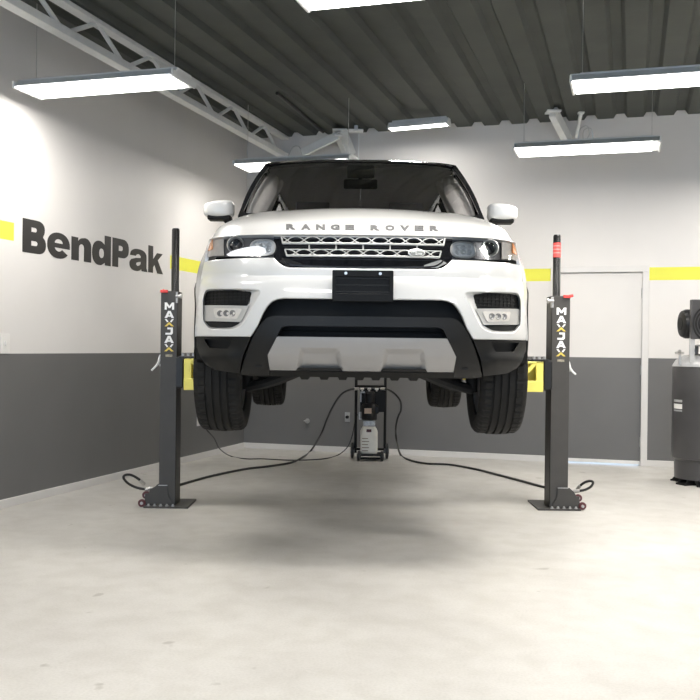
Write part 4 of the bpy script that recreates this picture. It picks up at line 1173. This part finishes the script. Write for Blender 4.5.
def carriage(t, s, x_ch, x_in, y0, zlo, zhi, xreach):
    """yellow arms on a black sliding carriage; s=-1 left column"""
    inw = -s
    mb = MB(); mb.bx(x_in-inw*.03, x_ch+inw*.045, y0+.03, y0+.17, zlo-.02, zhi+.03); mb.bx(x_in-inw*.005, x_ch+inw*.05, y0+.15, y0+.17, zlo, zhi+.02); mb.bx(x_ch-inw*.01, x_ch+inw*.055, y0+.0, y0+.03, zlo-.01, zhi+.02); c = mb.build('carriage', M_COLDARK, t, bevel=.006)
    mb = MB(); mb.bx(x_ch+inw*.02, x_ch+inw*.16, y0+.00, y0+.18, zhi+.015, zhi+.028); c2 = mb.build('arm_pin_plate', M_COLDARK, c, bevel=.003)
    mb = MB()
    for dx in (.05, .09, .13): mb.cyl((x_ch+inw*dx, y0+.02, zhi+.028), (x_ch+inw*dx, y0+.02, zhi+.05), .012, n=10)
    mb.build('gear_tooth', M_SCUFF, c2)
    # arm bracket: bottom box, upright side plate, sloping rib
    mb = MB(); x0 = x_ch+inw*.062; x1 = x_ch+inw*.22
    mb.bx(x0, x1+inw*.25, y0-.01, y0+.15, zlo-.03, zlo+.055)
    mb.bx(x0, x0+inw*.055, y0-.005, y0+.012, zlo+.05, zhi+.01)
    mb.bx(x0, x1+inw*.05, y0-.005, y0+.15, zhi-.005, zhi+.01)
    mb.prism([(x0+inw*.03, zhi), (x0+inw*.075, zhi), (x1+inw*.02, zlo+.085), (x1+inw*.02, zlo+.05)][::int(-s) or 1], lambda x, z: (x, y0-.002, z), (0, .05, 0))
    mb.bx(x0+inw*.16, x1+inw*.06, y0+.002, y0+.014, zlo+.05, zhi)
    mb.prism([(x0, zlo+.05), (x0+inw*.012, zlo+.05), (x0+inw*.012, zhi), (x0, zhi)], lambda x, z: (x, y0, z), (0, .14, 0))
    mb.bx(x0, x1+inw*.25, y0+.14, y0+.152, zlo, zhi-.01)
    a = mb.build('arm_bracket', M_LIFTY, t, bevel=.004)
    # two swing arms under the car with lifting pads
    for yy in (-1, 1):
        p0 = Vector((x1, y0+.08, zlo+.02)); p1 = Vector((xreach-inw*(.0 if yy > 0 else .06), y0+.10+yy*(.62 if yy > 0 else .26), .985))
        mb = MB(); d = p1-p0; mb.box((p0+p1)/2, (.085, .075, d.length), d.to_track_quat('Z', 'X').to_matrix()); ar = mb.build('swing_arm', M_LIFTY, t, bevel=.006)
        mb = MB(); mb.cyl(p1, (p1.x, p1.y, 1.055), .028, n=16); mb.cyl((p1.x, p1.y, 1.055), (p1.x, p1.y, 1.083), .06, n=24); mb.build('lifting_pad', M_COLDARK, ar)
carriage(tL, -1, L_ch, L_in, YL, gz(188, 386, YL), gz(188, 360, YL), CX-.90)
carriage(tR, 1, R_ch, R_in, YRt, gz(535, 388, YRt), gz(535, 363, YRt), CX+.90)
# white release levers on the outer sides
for t, s, pts, Y in ((tL, -1, [(160, 356.5), (158.2, 363), (155, 367), (151.5, 370.5)], YL+.12), (tR, 1, [(568.5, 362), (570, 367.5), (572.5, 371.5), (575.8, 374.5)], YRt+.12)):
    P = [W(a, b, Y) for a, b in pts]; P.insert(0, P[0]+Vector((-s*.02, 0, .01)))
    mb = MB(); mb.tube(catmull(P, 6), lambda u: .0105-.003*u, 8); 
    mb.cyl(P[1]+Vector((0, 0, -.065)), P[1]+Vector((-s*.03, 0, -.065)), .010, n=8)
    mb.build('release_lever', M_LETW, t)

# hose loops at the feet, one per column
def hose(name, label, pts, r, group=None, ends=True, cat='hose', m=None, fit=True):
    t = thing(name, label, cat, (pts[0].x, pts[0].y, 0), group)
    P = catmull(pts, 10); mb = MB(); mb.tube(P, r, 10); h = mb.build('hose_line' if cat == 'hose' else 'cable_line', m or M_HOSE, t)
    if fit:
        for a, b in ((P[0], P[2]), (P[-1], P[-3])):
            mb = MB(); mb.cyl(a, a+(b-a).normalized()*.05, r*1.5, n=8); mb.build('hose_fitting', M_BRASS, t)
    return t
def loop(px, Y, label):
    hose('coupling_hose', label, [W(a, b, Y+c) for a, b, c in px], .0095, 'short looped hoses at the column feet')
loop([(151.5, 487.5, .05), (147, 489, .04), (138, 488, .02), (129, 484, 0), (123.8, 478.5, -.02), (125, 475.2, 0), (131, 475, .03), (138.5, 479, .05), (144.5, 484.5, .07)], YL, 'black hose loop sticking out at the foot of the left column')
loop([(573, 491.5, .05), (578, 491, .04), (585, 489.8, .02), (591, 486.5, 0), (593, 482.5, -.02), (590, 481, 0), (584.5, 482.5, .03), (580, 486, .05), (577, 490, .07)], YRt, 'black hose loop sticking out at the foot of the right column')

# ================================================================== POWER UNIT CART
YC = 10.12
q = W(369, 440, YC); KX = q.x
sc = YC/FPX
t = thing('power_unit_cart', 'black two-wheeled cart carrying the hydraulic power unit, seen under the car', 'hydraulic power unit', (KX, YC, 0))
def kx(px): return W(px, 420, YC).x
def kz(py): return W(369, py, YC).z
mb = MB()
for px in (355.8, 385.2): mb.cyl((kx(px), YC+.05, .06), (kx(px), YC+.05, 1.08), .015, n=12)
mb.tube(catmull([(kx(355.8), YC+.05, 1.07), (kx(356.6), YC+.05, 1.13), (kx(361), YC+.05, 1.16), (kx(380), YC+.05, 1.16), (kx(384.4), YC+.05, 1.13), (kx(385.2), YC+.05, 1.07)], 6), .015, 10)
mb.cyl((kx(355.8), YC+.05, kz(386.5)), (kx(385.2), YC+.05, kz(386.5)), .014, n=10)
mb.cyl((kx(355.8), YC+.05, .10), (kx(385.2), YC+.05, .10), .014, n=10)
mb.build('cart_frame', M_CART, t)
mb = MB(); mb.bx(kx(358), kx(383), YC-.22, YC+.05, .055, .07); mb.cyl((kx(359), YC-.2, .03), (kx(381), YC-.2, .03), .012, n=8); mb.build('cart_shelf', M_CART, t, bevel=.003)
for px in (352.8, 387.4, 359.2, 381.8):
    r, yy = (.085, YC+.05) if px in (352.8, 387.4) else (.055, YC-.2)
    mb = MB(); mb.lathe((kx(px), yy, r), (1, 0, 0), [(.02, -.018), (r*.75, -.018), (r, -.010), (r, .010), (r*.75, .018), (.02, .018)], 30); w_ = mb.build('wheel', M_HOSE, t)
    mb = MB(); mb.cyl((kx(px)-.024, yy, r), (kx(px)+.024, yy, r), r*.35, n=16); mb.build('hub', M_SCUFF, w_)
mb = MB(); mb.bx(kx(360), kx(385), YC+.02, YC+.035, kz(412), kz(388.5)); mb.build('mounting_panel', M_CART, t, bevel=.002)
# reservoir: a shouldered jug
zb1, zt1, zs1 = .075, kz(425.5), kz(430.5); x0, x1 = kx(360.4), kx(377.6); yc = YC-.08
def jug(a, b):
    z = lerp(zb1, zt1, b); f = 1.0 if z < zs1 else 1-.30*((z-zs1)/(zt1-zs1))**1.3
    if b < .06: f = .94+b
    th = 2*PI*a; ce = lambda v, e: math.copysign(abs(v)**e, v)
    return Vector(((x0+x1)/2+(x1-x0)/2*f*ce(math.cos(th), .35), yc+.085*f*ce(math.sin(th), .35), z))
mb = MB(); mb.grid(jug, 48, 24); n = 48; mb.add([jug(i/n, 1) for i in range(n)], [tuple(range(n))]); rs_ = mb.build('reservoir', M_TANKW, t, angle=60)
mb = MB()
for k in range(5): zz = lerp(kz(449), kz(437), k/4); mb.bx(kx(362), kx(369 if k % 2 else 368), yc-.091, yc-.085, zz-.004, zz+.004)
mb.build('level_mark', mat('brown_level_mark', (.34, .27, .19), .6), rs_)
mb = MB(); mb.bx(kx(366.3), kx(371.2), yc-.088, yc-.062, kz(430.8), kz(428)); mb.build('red_label', M_DKRED, rs_)
mb = MB(); mb.bx(kx(363), kx(375), YC-.14, YC-.02, zt1, kz(419.3)); pm = mb.build('pump_block', M_SCUFF, t, bevel=.008)
mz0, mz1 = kz(419), kz(403)
mb = MB(); mb.lathe((kx(369), YC-.08, 0), (0, 0, 1), [(.001, mz0), (.078, mz0), (.082, mz0+.01), (.082, mz1-.02), (.07, mz1), (.001, mz1)], 36); mo = mb.build('motor', M_MOTOR, t)
mb = MB(); mb.bx(kx(364), kx(371), YC-.168, YC-.158, kz(412.5), kz(407.3)); mb.build('motor_label', M_TAN, mo)
mb = MB(); mb.box((kx(374), YC-.08, lerp(mz0, mz1, .62)), (.09, .10, .08)); mb.build('junction_box', M_MOTOR, mo, bevel=.008)
mb = MB(); mb.lathe((kx(369.5), YC-.08, 0), (0, 0, 1), [(.001, kz(402.5)), (.05, kz(402.5)), (.055, kz(393)), (.04, kz(391)), (.001, kz(391))], 28); mb.build('valve_body', M_MOTOR, t)
mb = MB(); mb.bx(kx(360), kx(361.2), YC-.02, YC-.01, kz(402), kz(391.5)); mb.bx(kx(360), kx(364.5), YC-.02, YC-.01, kz(393), kz(391.5)); mb.bx(kx(358.8), kx(360), YC-.02, YC-.01, kz(419), kz(412)); mb.bx(kx(358.8), kx(363), YC-.02, YC-.01, kz(419.5), kz(418.5)); mb.build('bracket', M_SCUFF, t)
for px in (361.8, 368.8, 376.2):
    mb = MB(); mb.cyl((kx(px-1.8), YC-.06, kz(388.6)), (kx(px+1.8), YC-.06, kz(388.6)), .012, n=10); mb.cyl((kx(px), YC-.06, kz(388.6)), (kx(px), YC-.06, kz(391)), .009, n=8); mb.build('hose_coupling', M_OUT, t)

FL = lambda px, py, z=.012: onz(px, py, z)
hose('hydraulic_hose', 'long black hose running from the cart to the left lift column', [W(358.5, 388.8, YC-.06), W(350, 389.5, YC-.1), W(341, 394.5, YC-.1), W(333, 406, YC-.1), W(326.5, 420, YC-.08), W(321, 434, YC-.05), FL(311, 450.5), FL(303, 457), FL(291, 462.5), FL(270, 466), FL(245, 469), FL(215, 475), FL(196, 480), FL(184, 483.5), FL(172, 487)], .0105, 'hydraulic hoses')
hose('hydraulic_hose', 'long black hose running from the cart to the right lift column', [W(381, 388.8, YC-.06), W(388, 389.5, YC-.1), W(395, 394, YC-.12), W(400.3, 401, YC-.15), W(401, 410, YC-.16), W(398, 417, YC-.17), W(395.8, 428, YC-.2), W(396.5, 440, YC-.28), FL(400.5, 454.5), FL(409, 459.8), FL(425, 463.3), FL(450, 464.6), FL(475, 469), FL(495, 474), FL(520, 480.5), FL(543, 486.8), FL(556, 489)], .0105, 'hydraulic hoses')
A = Vector(RP(*on_left(199.5, 424)))
hose('power_cable', 'thin black power cord from the left wall outlet across the floor to the cart', [A+Vector((.03, -.0, .01)), A+Vector((.09, .0, -.04)), W(206, 429, 9.2), W(214, 438, 9.3), W(220, 449, 9.6), FL(231, 456.2, .008), FL(246, 458.8, .008), FL(262, 458.8, .008), FL(285, 460, .008), FL(305, 460, .008), FL(325, 458.6, .008), FL(338, 455, .008), W(347.5, 447, YC+.1), W(352, 436, YC+.1), W(354.5, 424, YC+.07), W(357.5, 414, YC+.045)], .006, None, cat='cable', fit=False)

# ================================================================== AIR COMPRESSOR
Yt = 8.55; Rt = .31
lx = W(673.3, 430, Yt).x; xc_ = lx+Rt*1.0
t = thing('air_compressor', 'tall dark grey vertical air compressor at the right edge beside the door', 'air compressor', (xc_, Yt, 0))
zd = gz(678, 365, Yt-.1); zt2 = zd+.10
mb = MB(); mb.lathe((xc_, Yt, 0), (0, 0, 1), [(.001, .165), (.15, .165), (.24, .18), (.285, .215), (Rt-.012, .235), (Rt-.002, .238), (Rt, .245), (Rt, zd-.02), (Rt-.006, zd), (Rt-.03, zd+.04), (Rt-.10, zd+.085), (.10, zt2), (.001, zt2)], 72); mb.build('tank', M_COMP, t, angle=30)
mb = MB(); mb.lathe((xc_, Yt, 0), (0, 0, 1), [(Rt-.035, .05), (Rt-.028, .05), (Rt-.024, .235), (Rt-.035, .235)], 60); mb.build('tank_skirt', M_COMP, t)
mb = MB(); mb.lathe((xc_, Yt, 0), (0, 0, 1), [(Rt+.0005, zd-.015), (Rt+.002, zd-.012), (Rt-.005, zd+.004), (Rt-.029, zd+.043), (Rt-.099, zd+.088)], 72); mb.build('tank_shoulder_band', M_COMPL, t)
for a in (205, 245, 295, 25, 65, 140):
    an = math.radians(a); d = Vector((math.cos(an), math.sin(an), 0)); n_ = Vector((-d.y, d.x, 0)); mb = MB()
    c0 = Vector((xc_, Yt, 0)) + d*(Rt-.075)
    R3 = Matrix((d, n_, Vector((0, 0, 1)))).transposed()
    mb.box(c0+d*.015+Vector((0, 0, .008)), (.13, .12, .016), R3)
    mb.prism([(-.04, .015), (.07, .015), (.01, .085), (-.04, .10)], lambda u, z: c0+d*u+n_*.045+Vector((0, 0, z)), n_*.008)
    mb.prism([(-.04, .015), (.07, .015), (.01, .085), (-.04, .10)], lambda u, z: c0+d*u-n_*.053+Vector((0, 0, z)), n_*.008)
    mb.build('foot', M_CLAD, t, bevel=.003)
# label and small print on the tank, wrapped around it
def cylp(px, z, off=.001):
    d = ray(px, 405); A_ = d.x; B = xc_; 
    # intersect the view line x=A*y with the circle
    a2 = 1+A_*A_; b2 = -2*(A_*B+Yt); c2 = B*B+Yt*Yt-(Rt+off)**2
    disc = b2*b2-4*a2*c2; y = (-b2-math.sqrt(max(0, disc)))/(2*a2)
    th = math.atan2(y-Yt, A_*y-B); return th
th0, th1 = cylp(674.0, 0), cylp(682.2, 0)
if th0 > 0: th0 -= 2*PI
if th1 > 0: th1 -= 2*PI
def wrap(z0, z1, name, m, off=.0015):
    mb = MB(); mb.grid(lambda a, b: Vector((xc_+(Rt+off)*math.cos(lerp(th0, th1, a)), Yt+(Rt+off)*math.sin(lerp(th0, th1, a)), lerp(z0, z1, b))), 12, 2); return mb.build(name, m, t)
wrap(gz(678, 402.8, Yt-.2), gz(678, 400.3, Yt-.2), 'label_line', M_COMPL)
lb = wrap(gz(678, 409.6, Yt-.2), gz(678, 404.6, Yt-.2), 'tank_label', M_OUT)
wrap(gz(678, 412.2, Yt-.2), gz(678, 410.6, Yt-.2), 'label_line', M_COMPL)
# top works
mb = MB(); mb.bx(xc_-.10, xc_+.42, Yt-.22, Yt+.22, zt2+.07, zt2+.085)
for dx in (-.06, .34):
    for dy in (-.15, .15): mb.bx(xc_+dx-.025, xc_+dx+.025, Yt+dy-.004, Yt+dy+.004, zd+.05, zt2+.075)
mb.build('motor_platform', M_COMPL, t, bevel=.003)
Ym = Yt-.12
xa, xb = W(680.3, 325, Ym).x, W(691, 325, Ym).x; za, zc3 = gz(684, 338.5, Ym), gz(684, 309.3, Ym); rm_ = (zc3-za)/2
mb = MB(); mb.lathe((xa, Ym, (za+zc3)/2), (1, 0, 0), [(.001, 0), (rm_*.6, .0), (rm_*.88, .012), (rm_, .045), (rm_, .26), (rm_*.9, .28), (.001, .28)], 40); mo = mb.build('motor', M_MOTOR, t)
mb = MB(); mb.cyl((xa-.004, Ym, (za+zc3)/2), (xa+.004, Ym, (za+zc3)/2), rm_*.45, n=24); mb.build('motor_fan_cover', M_CLAD, mo)
mb = MB(); gx0 = W(691, 325, Ym-.16).x; mb.bx(gx0, gx0+.62, Ym-.17, Ym-.12, gz(690, 339, Ym-.16), gz(690, 299.5, Ym-.16)); bg_ = mb.build('belt_guard', M_COMP, t, bevel=.006)
mb = MB()
gc = Vector((gx0+.17, Ym-.172, (za+zc3)/2-.0))
for k in range(6): mb.lathe(gc, (0, -1, 0), [(.02+.026*k, 0), (.034+.026*k, 0), (.034+.026*k, .006), (.02+.026*k, .006)], 40)
mb.build('fan_grille', M_VOID, bg_)
mb = MB(); mb.bx(gx0-.005, gx0+.04, Ym-.15, Ym-.13, zd+.02, gz(690, 338, Ym-.16)); mb.build('guard_stay', M_COMPL, t, bevel=.002)
mb = MB(); pc = Vector((gx0+.42, Ym+.08, zt2+.10)); mb.box(pc+Vector((0, 0, .10)), (.22, .2, .2)); mb.cyl(pc+Vector((-.06, 0, .2)), pc+Vector((-.12, 0, .42)), .055, n=20); mb.cyl(pc+Vector((.06, 0, .2)), pc+Vector((.12, 0, .42)), .055, n=20); mb.build('compressor_pump', M_CLAD, t, bevel=.01)
# drain valve / pressure fitting on the shoulder
vx = W(680, 353, Yt-.22)
mb = MB(); mb.cyl((vx.x, vx.y, zd+.0), (vx.x, vx.y, vx.z), .012, n=12); mb.cyl((vx.x-.04, vx.y, vx.z), (vx.x+.035, vx.y, vx.z), .011, n=12); mb.cyl((vx.x-.012, vx.y-.03, vx.z+.02), (vx.x-.012, vx.y+.0, vx.z-.005), .014, n=12); mb.build('valve', M_BRASS, t)
